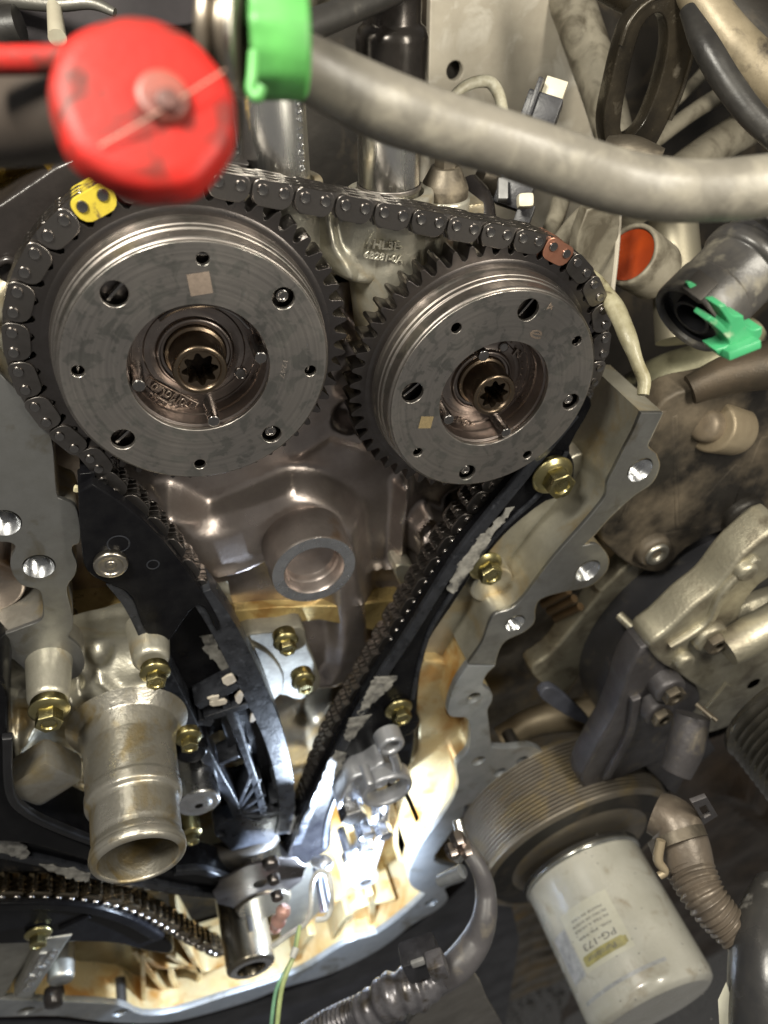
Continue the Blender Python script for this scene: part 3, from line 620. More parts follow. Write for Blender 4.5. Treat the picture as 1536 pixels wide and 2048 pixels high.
emit('bolt_ear', *lathe([(.001, .02), (.26, .02), (.28, .0), (.28, -.2)], P(800, 1452, GH), seg=36, bev=.02), blk2, rg_)

flange_bolt(1125, 975, .10, .155, 'yellow flange bolt at the top of the straight chain guide below the right phaser', tilt=.2, long=.02)
flange_bolt(985, 1155, -.02, .135, 'yellow flange bolt on the oily rail right of the straight guide', tilt=.5)
flange_bolt(806, 1441, .02, .125, 'yellow flange bolt on the lower end of the straight chain guide', tilt=.1)

# ------------------------------------------------------------------ engine block below the head
blk = root('engine_block', P(700, 1600, -1), 'oil stained aluminium engine block front with ribbed walls under the cylinder head', 'engine block')
emit('front_wall', *relief((-150, 1150), (1230, 1950), -1.75, [
    ('ridge', [(640, 1290), (760, 1300), (780, 1500)], .2, .25), ('slab', [(640, 1270), (900, 1270), (880, 1500), (660, 1480)], -.3, .2, 1), ('bump', (655, 1420), .35, .4), ('bump', (690, 1350), .3, .3),
    ('slab', [(520, 1500), (640, 1500), (640, 1640), (520, 1640)], .3, .2), ('ridge', [(100, 1290), (300, 1300), (420, 1350)], .2, .25), ('wave', .05, 2.1, 3.3)], 180, 180), MT('oily_block', (.20, .165, .11), (.09, .075, .055), .38, .8, 2, .2, 24, stain=(.30, .2, .07), st=(.5, .68), ssc=.8), blk, 60)
BR = [(936, 1332), (990, 1332), (972, 1350), (966, 1372), (983, 1385), (984, 1402), (975, 1419), (977, 1442), (983, 1496), (1020, 1497), (1060, 1493), (1086, 1505), (1080, 1522), (1040, 1545), (1000, 1567), (952, 1602), (930, 1612), (926, 1630), (892, 1680), (868, 1722), (925, 1740), (930, 1760), (890, 1776), (896, 1797), (874, 1820), (825, 1849), (760, 1898), (663, 1947), (565, 1976), (500, 2002), (390, 2034), (312, 2047), (203, 2043), (117, 2032), (0, 2034), (-80, 2034),
      (-80, 1996), (0, 2000), (102, 2004), (234, 2010), (285, 2030), (352, 2024), (449, 1993), (552, 1961), (614, 1935), (695, 1885), (754, 1867), (812, 1824), (850, 1788), (822, 1772), (819, 1742), (842, 1690), (874, 1647), (905, 1600), (917, 1565), (913, 1530), (938, 1497), (938, 1440), (905, 1434), (896, 1419), (911, 1370)]
bring = cring(BR, {0, 1, 8, 35, 36, 48})
bh = [(947, 1396, .10), (957, 1522, .10), (1000, 1545, .10), (1044, 1521, .10), (862, 1806, .12), (240, 2026, .12), (52, 2022, .12)]
bring2 = cring(BR[:8]+[(983, 1496), (972, 1545), (952, 1602)]+BR[16:], {0, 1, 8, 30, 31, 43}); bh2 = [q for q in [(947, 1396, .10), (957, 1522, .10), (862, 1806, .12), (240, 2026, .12), (52, 2022, .12)]]
pal = MT('pale_machined_rail', (.46, .48, .50), (.34, .36, .38), .42, .7, 3, .1, 30, stain=(.22, .21, .18), st=(.56, .7), ssc=2)
emit('rail_face', *pplate(bring, HF, .10, bh, 3, .008), pal, blk, 30)
oily = MT('amber_oily_casting', (.60, .51, .31), (.52, .38, .17), .32, .35, 1.6, .35, 14, stain=(.42, .21, .05), st=(.50, .66), ssc=1.6)
emit('rail_wall', *pplate(bring2, HF-.102, 1.35, [(u, v+1, r*1.04) for u, v, r in bh2], 3, .004), oily, blk)
for u, v, r in bh: sleeve(u, v, HF-.01, r*.98, .5, blk)
# inner ribs of the lower front
for q, w in (([(590, 1955), (602, 1905), (625, 1870)], .14), ([(668, 1920), (676, 1870), (700, 1830)], .16), ([(742, 1870), (745, 1820), (740, 1790)], .12), ([(505, 1985), (520, 1950)], .12), ([(640, 1935), (700, 1830), (790, 1800)], .07)):
    strip('sump_rib', q, w, -.15, .8, oily, blk, .02)
for q, w in (([(800, 1560), (835, 1640), (850, 1700)], .10), ([(770, 1590), (800, 1680), (830, 1770)], .14), ([(705, 1770), (730, 1850)], .3), ([(650, 1825), (690, 1790)], .08)):
    strip('wall_rib', q, w, -.3, .9, oily, blk)
for q in ([(270, 1905), (310, 1960), (350, 2000)], [(290, 1915), (320, 1935), (390, 1935), (400, 1950)], [(340, 1935), (352, 1975), (385, 1995), (440, 1975), (470, 1950)], [(350, 1860), (375, 1900), (400, 1945)], [(335, 1910), (400, 1945), (452, 1930)], [(400, 1950), (395, 1975)]):
    strip('web_rib', q, .09, -.35, .7, oily, blk, .02)
emit('sump_floor', *pplate([(285, 1900), (460, 1880), (560, 1960), (380, 2015), (285, 2025)], -.95, .3, (), 1, .02), oily, blk)
emit('back_panel', *pplate([(100, 1880), (285, 1880), (285, 2020), (60, 2010)], -.6, .5, (), 1, .02), MT('grey_olive_casting', (.34, .33, .27), (.24, .22, .14), .4, .7, 2, .1), blk)
emit('corner_post', *pplate([(282, 1910), (290, 1905), (292, 2020), (284, 2028)], -.2, .8, (), 1, .01), oily, blk)
emit('corner_curve', *pplate([(830, 1340), (900, 1330), (910, 1370), (895, 1420), (905, 1440), (935, 1450), (930, 1495), (905, 1530), (905, 1590), (830, 1690), (815, 1740), (790, 1700), (800, 1560), (838, 1500)], -.30, .8, (), 3, .05), oily, blk)
emit('inner_floor', *pplate([(560, 1740), (700, 1640), (810, 1650), (850, 1780), (700, 1880), (560, 1960)], -.9, .4, (), 1, .03), oily, blk)

# plates and bolts between the two chain runs
albg = MT('dull_cast_plate', (.20, .19, .15), (.12, .11, .09), .6, .3, 3, .3, 20)
t = root('oil_gallery_plate', P(500, 1300, -.8), 'small grey cover plate with two yellow bolts right of the tensioner arm', 'cover plate')
emit('plate', *pplate([(480, 1275), (560, 1262), (605, 1255), (615, 1290), (632, 1330), (640, 1375), (600, 1400), (560, 1390), (540, 1415), (515, 1390), (490, 1330)], -.72, .3, (), 3, .03), albg, t)
emit('raised_panel', *pplate([(482, 1292), (535, 1305), (568, 1350), (560, 1390), (520, 1380)], -.68, .1, (), 3, .03), albg, t)
flange_bolt(577, 1302, -.30, .10, 'upper of two yellow bolts on the small grey cover plate', long=.1, tilt=.1)
flange_bolt(612, 1380, -.30, .10, 'lower of two yellow bolts on the small grey cover plate', long=.1, tilt=.4)

# ------------------------------------------------------------------ water neck and pump housing
wp = root('water_pump_housing', P(150, 1400, -.4), 'oily aluminium pump housing behind the water neck', 'housing')
emit('housing', *relief((-120, 480), (1290, 1720), -.72, [
    ('slab', [(-60, 1330), (170, 1330), (330, 1300), (400, 1420), (380, 1560), (330, 1500), (130, 1500), (20, 1600), (-60, 1600)], .26, .2, 1), ('ridge', [(-40, 1345), (60, 1340), (150, 1370), (190, 1420)], .05, .10), ('ridge', [(200, 1330), (250, 1345), (330, 1320)], .045, .10), ('bump', (45, 1400), .12, -.15), ('bump', (200, 1300), .12, .12), ('bump', (150, 1340), .08, -.12), ('ridge', [(20, 1360), (35, 1450), (15, 1520)], .04, .09), ('slab', [(20, 1500), (150, 1490), (155, 1580), (80, 1600), (20, 1560)], .2, .1), ('ridge', [(60, 1400), (20, 1500), (20, 1620)], .08, .2), ('bump', (250, 1400), .5, .3),
    ('slab', [(380, 1440), (480, 1440), (480, 1720), (380, 1720)], -.8, .2), ('slab', [(-100, 1600), (480, 1600), (480, 1720), (-100, 1720)], -1.0, .2), ('ridge', [(130, 1330), (160, 1380), (300, 1330)], .05, .12), ('wave', .02, 5, 4), ('wave', .012, 13, 11)], 220, 200), aluy, wp, 60)
emit('cast_block', *box(P(85, 1545, -.02), .6, .55, .35, rot2(.5), .08), alu, wp)
emit('bolt_pillar', *lathe([(.001, 0), (.16, 0), (.19, -.04), (.22, -.5)], P(97, 1405, .12), seg=32, bev=.02), aluy, wp)
emit('bolt_pillar', *lathe([(.001, 0), (.15, 0), (.18, -.04), (.22, -.5)], P(303, 1325, .0), seg=32, bev=.02), aluy, wp)
emit('side_boss', *lathe([(.001, 0), (.16, 0), (.19, -.04), (.2, -.5)], P(385, 1510, -.1), seg=32, bev=.02), blk2, wp)
flange_bolt(98, 1450, .42, .125, 'yellow flange bolt left of the water neck', tilt=.0, long=.05)
flange_bolt(313, 1368, .28, .10, 'yellow flange bolt above the water neck beside the tensioner arm', tilt=.2, long=.05)
flange_bolt(380, 1497, .22, .10, 'yellow flange bolt between water neck and tensioner arm', tilt=.35, long=.05)
nk = root('water_neck', P(250, 1430, .1), 'large oily aluminium water outlet neck pointing down at lower left', 'pipe')
nkm = MT('oily_neck_aluminium', (.46, .44, .39), (.30, .28, .23), .36, .8, 2.2, .4, 22, stain=(.30, .23, .11), st=(.50, .66), ssc=2.2, rvar=.3)
e0 = P(278, 1722, 1.45); 
emit('pipe', *lathe([(.345, -1.3), (.36, -1.2), (.36, -.02), (.372, .0), (.385, -.0), (.405, -.008), (.425, -.03), (.43, -.06), (.43, -.13), (.42, -.16), (.405, -.19), (.405, -.22), (.412, -.25), (.412, -.52), (.42, -.56), (.455, -.59), (.46, -.62), (.46, -.70), (.448, -.73), (.455, -1.2), (.50, -1.4), (.62, -1.52)], e0, seg=96, bev=.01), nkm, nk, 50)
emit('bead', *lathe([(.43, -.04), (.437, -.06), (.437, -.09), (.43, -.11)], e0, seg=96), nkm, nk)
emit('bore_shade_disc', *lathe([(.36, -1.1), (.001, -1.1)], e0, seg=32), hole, nk)  # dark disc closing the pipe, its colour stands in for shade

# ------------------------------------------------------------------ things placed by distance from the lens
def HD(u, v, z):
    d = np.array([(u-768)/F_PX, -(v-1024)/F_PX, 1.]); return z*(d@Nn)-CL@Nn
def DZ(u, v, h):
    d = np.array([(u-768)/F_PX, -(v-1024)/F_PX, 1.]); return (CL@Nn+h)/(d@Nn)
def Q(u, v, z): return P(u, v, HD(u, v, z))
def cvec(x, y, z): return to_w(np.array([x, y, z], float))      # direction given along the lens axes
def ptube(pts, seg=18, **k):
    """pts: (u, v, distance, radius in photo pixels)"""
    return tube([Q(u, v, z) for u, v, z, r in pts], [r*z/F_PX for u, v, z, r in pts], seg, **k)
def zplate(outer, z, depth, holes=(), n=4, bev=.02, mat=None, name='plate', parent=None, ref=None):
    """plate lying in a plane square to the crank axis, seen at distance z at its middle"""
    m = np.mean([q[:2] for q in outer], 0) if ref is None else ref; h = HD(m[0], m[1], z)
    return emit(name, *plate_raw(px(outer, h, n), [circ(P(u, v, h), r, 24)[::-1] for u, v, r in holes], h-depth, h, bev), mat, parent)
def wrap(VF, c, r, phi0, h0):
    V, F = VF; ph = phi0+V[:, 0]/r; rr = r+V[:, 2]
    return np.stack([c[0]+rr*np.cos(ph), c[1]+rr*np.sin(ph), h0+V[:, 1]], 1), F
def sheet(pts, thick, mat, name, parent=None, **k):
    """bent sheet through given 3D corner points (one face with thickness away from the lens)"""
    p = np.array(pts); n = np.cross(p[1]-p[0], p[2]-p[0]); n /= np.linalg.norm(n)
    if n@(-(p.mean(0)-to_w(-CL))) < 0: n = -n
    m = len(p); V = np.vstack([p, p-n*thick]); F = [tuple(range(m)), tuple(range(m, 2*m))]+[(i, (i+1) % m, (i+1) % m+m, i+m) for i in range(m)]
    return emit(name, V, F, mat, parent, 30, **k)

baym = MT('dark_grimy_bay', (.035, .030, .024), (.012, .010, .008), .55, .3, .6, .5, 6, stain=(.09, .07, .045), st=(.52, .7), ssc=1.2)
# dark far side of the engine bay, one rough shell behind everything
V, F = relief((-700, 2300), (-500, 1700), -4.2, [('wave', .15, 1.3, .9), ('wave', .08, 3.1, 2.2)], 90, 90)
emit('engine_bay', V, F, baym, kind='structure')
beige = MT('dusty_beige_panel', (.46, .42, .34), (.33, .295, .235), .55, .1, 1.2, .3, 8, stain=(.52, .49, .42), st=(.52, .66), ssc=2.2)
pale = MT('pale_dusty_pipe', (.33, .30, .235), (.20, .18, .135), .5, .2, 2.6, .4, 10, stain=(.10, .085, .06), st=(.48, .66), ssc=2.6)
t = root('firewall_panel', Q(1000, 200, 9), 'dusty beige metal panel with a round hole behind the grey hose', 'panel')
h0 = HD(1010, 240, 9.2)
emit('panel', *plate_raw(px([(862, -60), (1150, -60), (1190, 60), (1240, 200), (1260, 440), (1040, 470), (850, 440)], h0), [circ(P(910, 142, h0), .10, 24)[::-1]], h0-.12, h0, .02), beige, t)
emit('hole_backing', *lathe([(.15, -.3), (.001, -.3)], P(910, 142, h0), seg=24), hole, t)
emit('left_panel', *plate_raw(px([(640, -60), (862, -60), (850, 380), (640, 420), (560, 300)], h0-.5), [], h0-.6, h0-.5, .02), beige, t)
emit('panel_fold', *ptube([(868, -40, 9.0, 12), (852, 200, 9.0, 12), (846, 420, 9.0, 12)]), beige, t)
tag(emit('bay_pipe', *ptube([(1120, -60, 8.6, 44), (1180, 110, 8.4, 42), (1225, 260, 8.2, 38), (1262, 440, 8.0, 36)]), pale), 'thick pale dusty pipe running down the right edge of the beige panel', 'pipe')
for k, (pts, lb) in enumerate((([(1250, 330, 8.4, 14), (1400, 215, 8.8, 16), (1560, 130, 9.2, 18)], 'upper of the pale hoses slanting up to the right behind the slotted bracket'),
        ([(1280, 400, 8.2, 30), (1420, 300, 8.6, 34), (1580, 205, 9, 40)], 'widest pale hose slanting up to the right behind the slotted bracket'),
        ([(1290, 255, 8.7, 10), (1390, 165, 9.1, 12), (1480, 60, 9.6, 14)], 'thin pale hose high on the right behind the slotted bracket'),
        ([(1085, 500, 7.6, 16), (1110, 440, 7.7, 18), (1125, 390, 7.8, 18)], 'short upright pale hose under the grey hose'),
        ([(1110, 500, 7.4, 18), (1150, 450, 7.5, 20), (1215, 390, 7.6, 22)], 'slanting pale hose under the grey hose beside the copper link'))):
    tag(emit('bay_hose', *ptube(pts), pale), lb, 'hose', 'pale hoses in the back of the bay')
t = root('sheet_bracket', Q(1210, 500, 7.9), 'dull beige upright strip left of the orange lined port', 'bracket')
zplate([(1175, 420), (1240, 410), (1232, 500), (1222, 590), (1200, 620), (1180, 560), (1150, 520)], 7.2, .15, mat=pale, name='strip', parent=t, n=2)
emit('strip_lip', *ptube([(1240, 410, 7.15, 5), (1234, 500, 7.15, 5), (1224, 590, 7.15, 5)], 8), beige, t)
# orange-lined port and round post
t = root('intake_port', Q(1268, 505, 7.6), 'pale round port lined in bright orange behind the right phaser', 'port')
ax = cvec(-1.0, .15, -.9)
c = Q(1258, 508, 7.6)
emit('rim', *lathe([(.255, -.35), (.27, .0), (.29, .01), (.315, .0), (.32, -.04), (.31, -.5)], c, ax, 48, .01), pale, t)
emit('orange_seal', *lathe([(.262, -.02), (.262, -.03), (.20, -.07), (.001, -.09)], c, ax, 48), MT('orange_rubber', (.42, .06, .010), (.30, .04, .008), .4, 0, 3, .05), t)
tag(emit('aluminium_post', *ptube([(1345, 420, 8.2, 46), (1352, 520, 8.2, 48), (1365, 680, 8.2, 52)], 32), MT('brushed_grey_alloy', (.46, .42, .32), (.34, .31, .23), .42, .8, 2, .1, stretch=(1, 1, .2))), 'brushed tan alloy post right of the orange port', 'post')

# slotted black lifting bracket
t = root('lifting_bracket', Q(1300, 150, 6.8), 'black oily bracket with one long open slot upper right', 'bracket')
hb = HD(1300, 160, 6.8)
o = px([(1212, 285), (1208, 235), (1222, 165), (1240, 90), (1262, 35), (1300, 0), (1345, -12), (1380, 12), (1392, 50), (1385, 105), (1368, 165), (1345, 225), (1318, 280), (1298, 312), (1262, 322), (1225, 312)], hb, 4)
i = px([(1243, 262), (1246, 215), (1258, 150), (1275, 80), (1292, 42), (1318, 26), (1334, 45), (1336, 90), (1324, 150), (1306, 205), (1286, 248), (1262, 270)], hb, 4)
oilblk = MT('wet_black_paint', (.018, .015, .011), (.035, .028, .018), .24, .3, 3, .3, 16, dust=(.10, .085, .06), dt=(.6, .8), dsc=6)
emit('plate', *plate_raw(o, [i[::-1]], hb-.16, hb, .015), oilblk, t)
emit('rolled_edge', *tube([np.append(q, hb+.01) for q in o[12:48:3]], .022, 10), oilblk, t)
emit('foot', *ptube([(1215, 300, 6.8, 26), (1260, 305, 6.7, 32), (1310, 330, 6.7, 34)]), grime, t)
tag(emit('bracket_arm', *ptube([(1180, -40, 7.2, 24), (1262, 2, 6.9, 26), (1300, 10, 6.8, 20)]), oilblk), 'black arm reaching from the top edge to the slotted bracket', 'arm')
tag(emit('coolant_pipe', *ptube([(1385, -30, 6.4, 40), (1440, 50, 6.4, 40), (1500, 120, 6.4, 44), (1580, 190, 6.4, 46)], 24), MT('dirty_tan_pipe', (.30, .25, .17), (.17, .14, .09), .5, .3, 2.4, .3, 12, stain=(.05, .04, .03), st=(.52, .66), ssc=2.5)), 'dirty tan pipe curving over the upper right corner', 'pipe')
tag(emit('black_hose', *ptube([(1375, 20, 6.1, 16), (1410, 90, 6.0, 26), (1455, 165, 6.0, 27), (1505, 230, 6.0, 26), (1570, 290, 6.0, 26)], 24), blkr), 'black rubber hose curving into the right edge beside the slotted bracket', 'hose')
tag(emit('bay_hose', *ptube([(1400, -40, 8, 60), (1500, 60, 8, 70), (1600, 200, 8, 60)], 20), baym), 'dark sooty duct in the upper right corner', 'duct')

# small connectors and wires on the beige panel
t = root('white_connector', Q(1100, 200, 7.2), 'black plug holding a white terminal block above the grey hose', 'connector')
def obox(name, c, ex, ey, s, mat, parent, bev=.01):
    ex = ex/np.linalg.norm(ex); ey = ey-(ey@ex)*ex; ey /= np.linalg.norm(ey); return emit(name, *box(c, *s, np.stack([ex, ey, np.cross(ex, ey)]), bev), mat, parent)
ey = cvec(.42, .85, -.35); ex = cvec(.9, -.35, -.1)
obox('shell', Q(1083, 222, 7.2), ex, ey, (.34, .26, .26), blkw, t, .02)
obox('shell_lip', Q(1070, 200, 7.15), ex, ey, (.05, .34, .28), blkw, t, .01)
obox('terminal_block', Q(1106, 188, 7.2), ex, ey, (.21, .24, .15), MT('ivory_plastic', (.66, .62, .48), (.55, .5, .38), .45, 0, 4, .05), t, .01)
for k in range(4): obox('terminal_slot', Q(1096+k*8, 207+k*3.4, 7.1), ex, ey, (.018, .05, .02), hole, t, 0)
tag(emit('taped_wire', *ptube([(880, 230, 7.2, 10), (905, 194, 7.1, 9), (935, 170, 7.1, 11), (975, 163, 7.1, 12), (996, 185, 7.1, 12), (1006, 225, 7.1, 11), (1008, 260, 7.1, 11)], 12), MT('taped_harness', (.50, .48, .38), (.34, .31, .22), .45, 0, 12, .4, 20)), 'grey taped wire looping over the hose in front of the beige panel', 'wire')
t = root('small_connector', Q(1040, 400, 7.2), 'dark plug with a white cap tucked below the grey hose', 'connector')
obox('plug_body', Q(1030, 385, 7.3), ex, ey, (.34, .3, .3), blkw, t, .03); obox('white_cap', Q(1050, 402, 7.0), cvec(1, .05, 0), cvec(0, 1, -.2), (.15, .13, .15), MATS['ivory_plastic'], t, .04)
obox('grey_latch', Q(1005, 380, 7.1), cvec(1, 0, 0), cvec(.1, 1, 0), (.09, .2, .1), MT('grey_plastic', (.28, .28, .28), None, .4, 0, 5, .05), t, .01); obox('plug_tail', Q(1045, 440, 7.3), ex, ey, (.16, .3, .16), blkw, t, .02)
t = root('black_spacer', Q(950, 400, 7.1), 'crumpled black rubber cover behind the stud nut', 'cover')
emit('rubber_cover', *ptube([(935, 360, 7.2, 20), (950, 400, 7.2, 34), (965, 450, 7.2, 30)], 18), gloss, t); emit('mount', *ptube([(960, 350, 7.5, 26), (1000, 370, 7.6, 30)], 16), grime, t)
tag(emit('wire_loom', *ptube([(1175, 540, 7.0, 8), (1205, 575, 6.9, 14), (1235, 625, 6.8, 19), (1258, 680, 6.7, 16), (1276, 730, 6.7, 14), (1288, 760, 6.7, 13), (1286, 790, 6.7, 12)], 14, rfn=(lambda s: 1+.05*math.sin(s*17)+.04*math.sin(s*9+1), .1)), MT('yellowed_loom_tape', (.44, .41, .28), (.27, .24, .14), .42, 0, 6, .6, 14, stain=(.12, .1, .06), st=(.6, .7), ssc=6)), 'yellowed taped wire loom right of the right phaser', 'wire loom')

# ------------------------------------------------------------------ quick connector with green clips
t = root('hose_connector', Q(1430, 580, 5.0), 'black round hose connector with two green plastic clips at right', 'connector')
A = Q(1378, 640, 5.2); B = Q(1545, 475, 5.25); ax = (B-A)/np.linalg.norm(B-A); dirty = MT('dusty_black_plastic', (.030, .029, .030), (.06, .055, .048), .36, 0, 3, .2, 20, dust=(.22, .20, .15), dt=(.54, .8), dsc=5)
emit('body', *lathe([(.24, .05), (.25, .0), (.285, -.01), (.295, .02), (.295, .26), (.285, .27), (.285, .50), (.30, .51), (.315, .53), (.315, .62), (.285, .64), (.28, .95), (.26, 1.0), (.255, 1.6)], A, ax, 64, .012), dirty, t)
emit('socket', *lathe([(.24, .03), (.235, .07), (.15, .08), (.145, .02), (.12, .02), (.11, .3), (.001, .3)], A, ax, 48), blkp, t)
e1, e2, _ = basis(ax)
for k, q in enumerate(()):
    obox('moulded_key', Q(*q, 5.1), ax, cvec(-.5, -.6, 0), (.16, .12, .06), dirty, t, .01)
obox('window', Q(1398, 573, 4.85), ax, cvec(.7, -.7, -.3), (.17, .16, .05), hole, t, .01)
zplate([(1374, 566, 'c'), (1385, 565), (1412, 582, 'c'), (1404, 592, 'c'), (1378, 575, 'c')], 4.84, .03, mat=gclip, name='green_clip', parent=t, n=2, bev=.005)
zplate([(1437, 613, 'c'), (1452, 610, 'c'), (1466, 630), (1487, 632, 'c'), (1492, 650), (1508, 660), (1525, 655, 'c'), (1523, 672), (1500, 700), (1468, 719), (1440, 713), (1430, 700, 'c'), (1458, 690), (1448, 670), (1414, 641, 'c'), (1420, 633, 'c'), (1438, 642), (1455, 660, 'c'), (1460, 648, 'c')], 4.72, .14, mat=gclip, name='green_clip', parent=t, n=3, bev=.008)
obox('clip_bridge', Q(1470, 690, 4.85), cvec(1, .4, 0), cvec(0, 1, -.6), (.22, .06, .22), gclip, t, .01)
tag(emit('hose', *ptube([(1540, 478, 5.05, 74), (1640, 390, 4.95, 76)], 32), dirty), 'dusty black hose joined to the green clipped connector', 'hose')

# grey-green pipe bracket running behind the corner of the rail
mt_ = MT('olive_dusty_casting', (.26, .25, .16), (.12, .11, .07), .5, .4, 1.6, .3, 12, stain=(.03, .028, .02), st=(.52, .62), ssc=1.8)
tag(emit('coolant_tube', *ptube([(1190, 870, 9.6, 40), (1260, 810, 9.4, 54), (1340, 760, 9.2, 54), (1440, 712, 9.0, 40), (1510, 660, 9.0, 30)], 28), mt_), 'olive dusty coolant tube behind the corner of the machined rail', 'tube')
tag(emit('dark_duct', *ptube([(1380, 780, 7.6, 30), (1470, 745, 7.5, 42), (1590, 720, 7.4, 55)], 24), MT('brown_duct', (.10, .075, .05), (.05, .04, .028), .45, .4, 2, .3)), 'brown metal duct above the black mount casting at right', 'duct')

# ------------------------------------------------------------------ engine mount casting with bosses
mc = MT('dusty_black_casting', (.035, .031, .026), (.016, .014, .012), .45, .35, 3.0, .6, 9, dust=(.20, .16, .11), dt=(.42, .78), dsc=1.3)
t = root('mount_casting', Q(1400, 960, 7.4), 'dusty black casting with two bare metal bushings at right', 'casting')
zplate([(1200, 1065), (1230, 960), (1280, 880), (1330, 800), (1420, 770), (1560, 760), (1560, 930), (1545, 1045), (1525, 1078), (1490, 1086), (1462, 1072), (1438, 1065), (1372, 1098), (1342, 1128), (1312, 1146), (1262, 1132), (1222, 1100)], 8.75, .35, mat=mc, name='casting_plate', parent=t, n=3, bev=.04)
hh = HD(1400, 950, 8.45)
for a_, b_, w_ in (((1350, 830), (1356, 1060), .10), ((1356, 1060), (1480, 930), .16), ((1290, 1080), (1420, 1055), .12), ((1540, 870), (1480, 1010), .25), ((1330, 820), (1240, 1050), .1)):
    strip('stiffening_rib', [a_, b_], w_, hh, .5, mc, t, .04)
for (u, v), r1 in (((1497, 1040), .20), ((1314, 1109), .165)):
    p = P(u, v, hh+.12)
    emit('bushing_boss', *lathe([(.001, -.01), (r1*1.15, -.01), (r1*1.35, -.05), (r1*1.5, -.5)], p, seg=40, bev=.02), mc, t)
    emit('bushing', *lathe([(r1*.35, -.2), (r1*.38, .0), (r1*.6, .03), (r1*.85, .03), (r1*.95, .0), (r1*.97, -.1)], p, seg=40, bev=.008), MT('bushing_steel', (.50, .48, .42), (.34, .32, .27), .35, .9, 8, .2) if 'bushing_steel' not in MATS else MATS['bushing_steel'], t)
t = root('isolator', Q(1440, 850, 7.0), 'tan cylindrical isolator with a round bolt end above the black casting', 'isolator')
tan = MT('tan_dusty_alloy', (.34, .28, .19), (.22, .175, .115), .5, .4, 2, .25)
A = Q(1420, 852, 8.0); ax = cvec(-.75, .02, -.55)
emit('barrel', *lathe([(.001, -.5), (.27, -.5), (.285, -.45), (.285, -.02), (.265, .0), (.12, .0)], A, ax, 40, .02), tan, t)
emit('bolt_end', *lathe([(.18, -.02), (.18, .12), (.155, .165), (.08, .18), (.001, .18)], A, ax, 32, .02), MT('tan_bolt', (.26, .21, .15), None, .5, .4, 4, .2), t)

# ------------------------------------------------------------------ alternator
t = root('alternator', Q(1370, 1280, 8.0), 'alternator with dark body between two grey alloy housings at right', 'alternator')
ca = np.array([6.40, -5.45, .35])
albr = MT('dusty_alloy', (.46, .43, .33), (.30, .275, .21), .45, .7, 2.6, .55, 18, stain=(.20, .175, .13), st=(.5, .66), ssc=2.4)
albd = MT('dark_grey_casting', (.10, .095, .10), (.065, .06, .062), .5, .5, 2.5, .45, 18, stain=(.16, .14, .11), st=(.56, .72), ssc=3)  # darker grey than the upper bracket arm
bod = MT('grey_steel_body', (.075, .075, .085), (.055, .055, .06), .38, .6, 1.5, .1, 24, stain=(.16, .145, .12), st=(.6, .72), ssc=2)
RA = 1.95
emit('stator_body', *lathe([(.1, -.7), (RA, -.7), (RA, .05), (.1, .05)], ca, seg=96, bev=.03), bod, t)
0 and emit('rear_housing', *lathe([(.1, -1.15), (RA*.9, -1.15), (RA*.95, -1.0), (RA*.96, -.9), (RA*1.02, -.88), (RA*1.03, -.85), (RA*1.03, -.68), (RA*.98, -.66)], ca, seg=96, bev=.03), albr, t)
for k in range(30):
    th = PI*.55+k*.075
    if 0: emit('cooling_slot', *box(ca+np.array([RA*1.0*math.cos(th), RA*1.0*math.sin(th), -1.0]), .26, .06, .22, rot2(th), .005), hole, t)
emit('through_bolt', *tube([Q(1238, 1230, 9.25), Q(1305, 1292, 9.0)], .06, 14, smooth=False), albr, t)
emit('front_housing', *lathe([(RA*.7, .03), (RA*.74, .05), (RA*.75, .2), (RA*.68, .34), (.3, .5), (.1, .5)], ca, seg=96, bev=.03), albr, t)
hz = ca[2]+.5
zq = [(1300, 1292), (1335, 1262), (1385, 1215), (1432, 1178), (1470, 1130), (1505, 1095), (1570, 1050), (1570, 1130), (1520, 1170), (1490, 1210), (1472, 1262), (1450, 1290), (1480, 1315), (1455, 1350), (1425, 1388), (1395, 1375), (1352, 1345), (1320, 1325)]
emit('bracket_arm', *pplate(zq, hz+.05, .4, (), 3, .05), albr, t)
emit('bracket_arm', *pplate([(1300, 1292), (1352, 1345), (1395, 1375), (1400, 1410), (1370, 1450), (1352, 1500), (1300, 1530), (1262, 1548), (1232, 1566), (1214, 1600), (1196, 1612), (1178, 1590), (1164, 1570), (1166, 1545), (1195, 1490), (1222, 1445), (1244, 1390), (1260, 1340)], hz-.02, .35, (), 3, .05), albd, t)
for (u, v) in ((1430, 1285), (1345, 1388), (1322, 1432)):
    p = P(u, v, hz+.2)
    emit('bolt_lug', *lathe([(.001, -.02), (.19, -.02), (.21, -.06), (.22, -.5)], p, seg=28, bev=.02), albr if v < 1300 else albd, t)
    emit('bolt_head', *(lambda VF: (p+VF[0], VF[1]))(plate_raw(hexring(.14, 6, .4), [circ((0, 0), .07, 16)[::-1]], -.02, .08, .01)), grime, t)
strip('arm_rib', [(1345, 1300), (1420, 1250), (1450, 1190), (1520, 1120)], .10, hz+.12, .12, albr, t, .03)
strip('arm_rib', [(1275, 1400), (1262, 1470), (1215, 1560)], .12, hz+.06, .12, albd, t, .03)
for u_, v_ in ((1375, 1330), (1500, 1150)): emit('cast_boss', *lathe([(.001, .0), (.09, .0), (.12, -.03), (.13, -.2)], P(u_, v_, hz+.16), seg=24, bev=.015), albr, t)
emit('pivot_barrel', *ptube([(1452, 1300, 8.6, 34), (1495, 1275, 8.6, 38), (1580, 1225, 8.6, 38)], 28), albr, t)
emit('regulator', *ptube([(1385, 1430, 9.0, 34), (1372, 1490, 9.0, 36), (1352, 1545, 9.0, 30)], 24), albd, t)
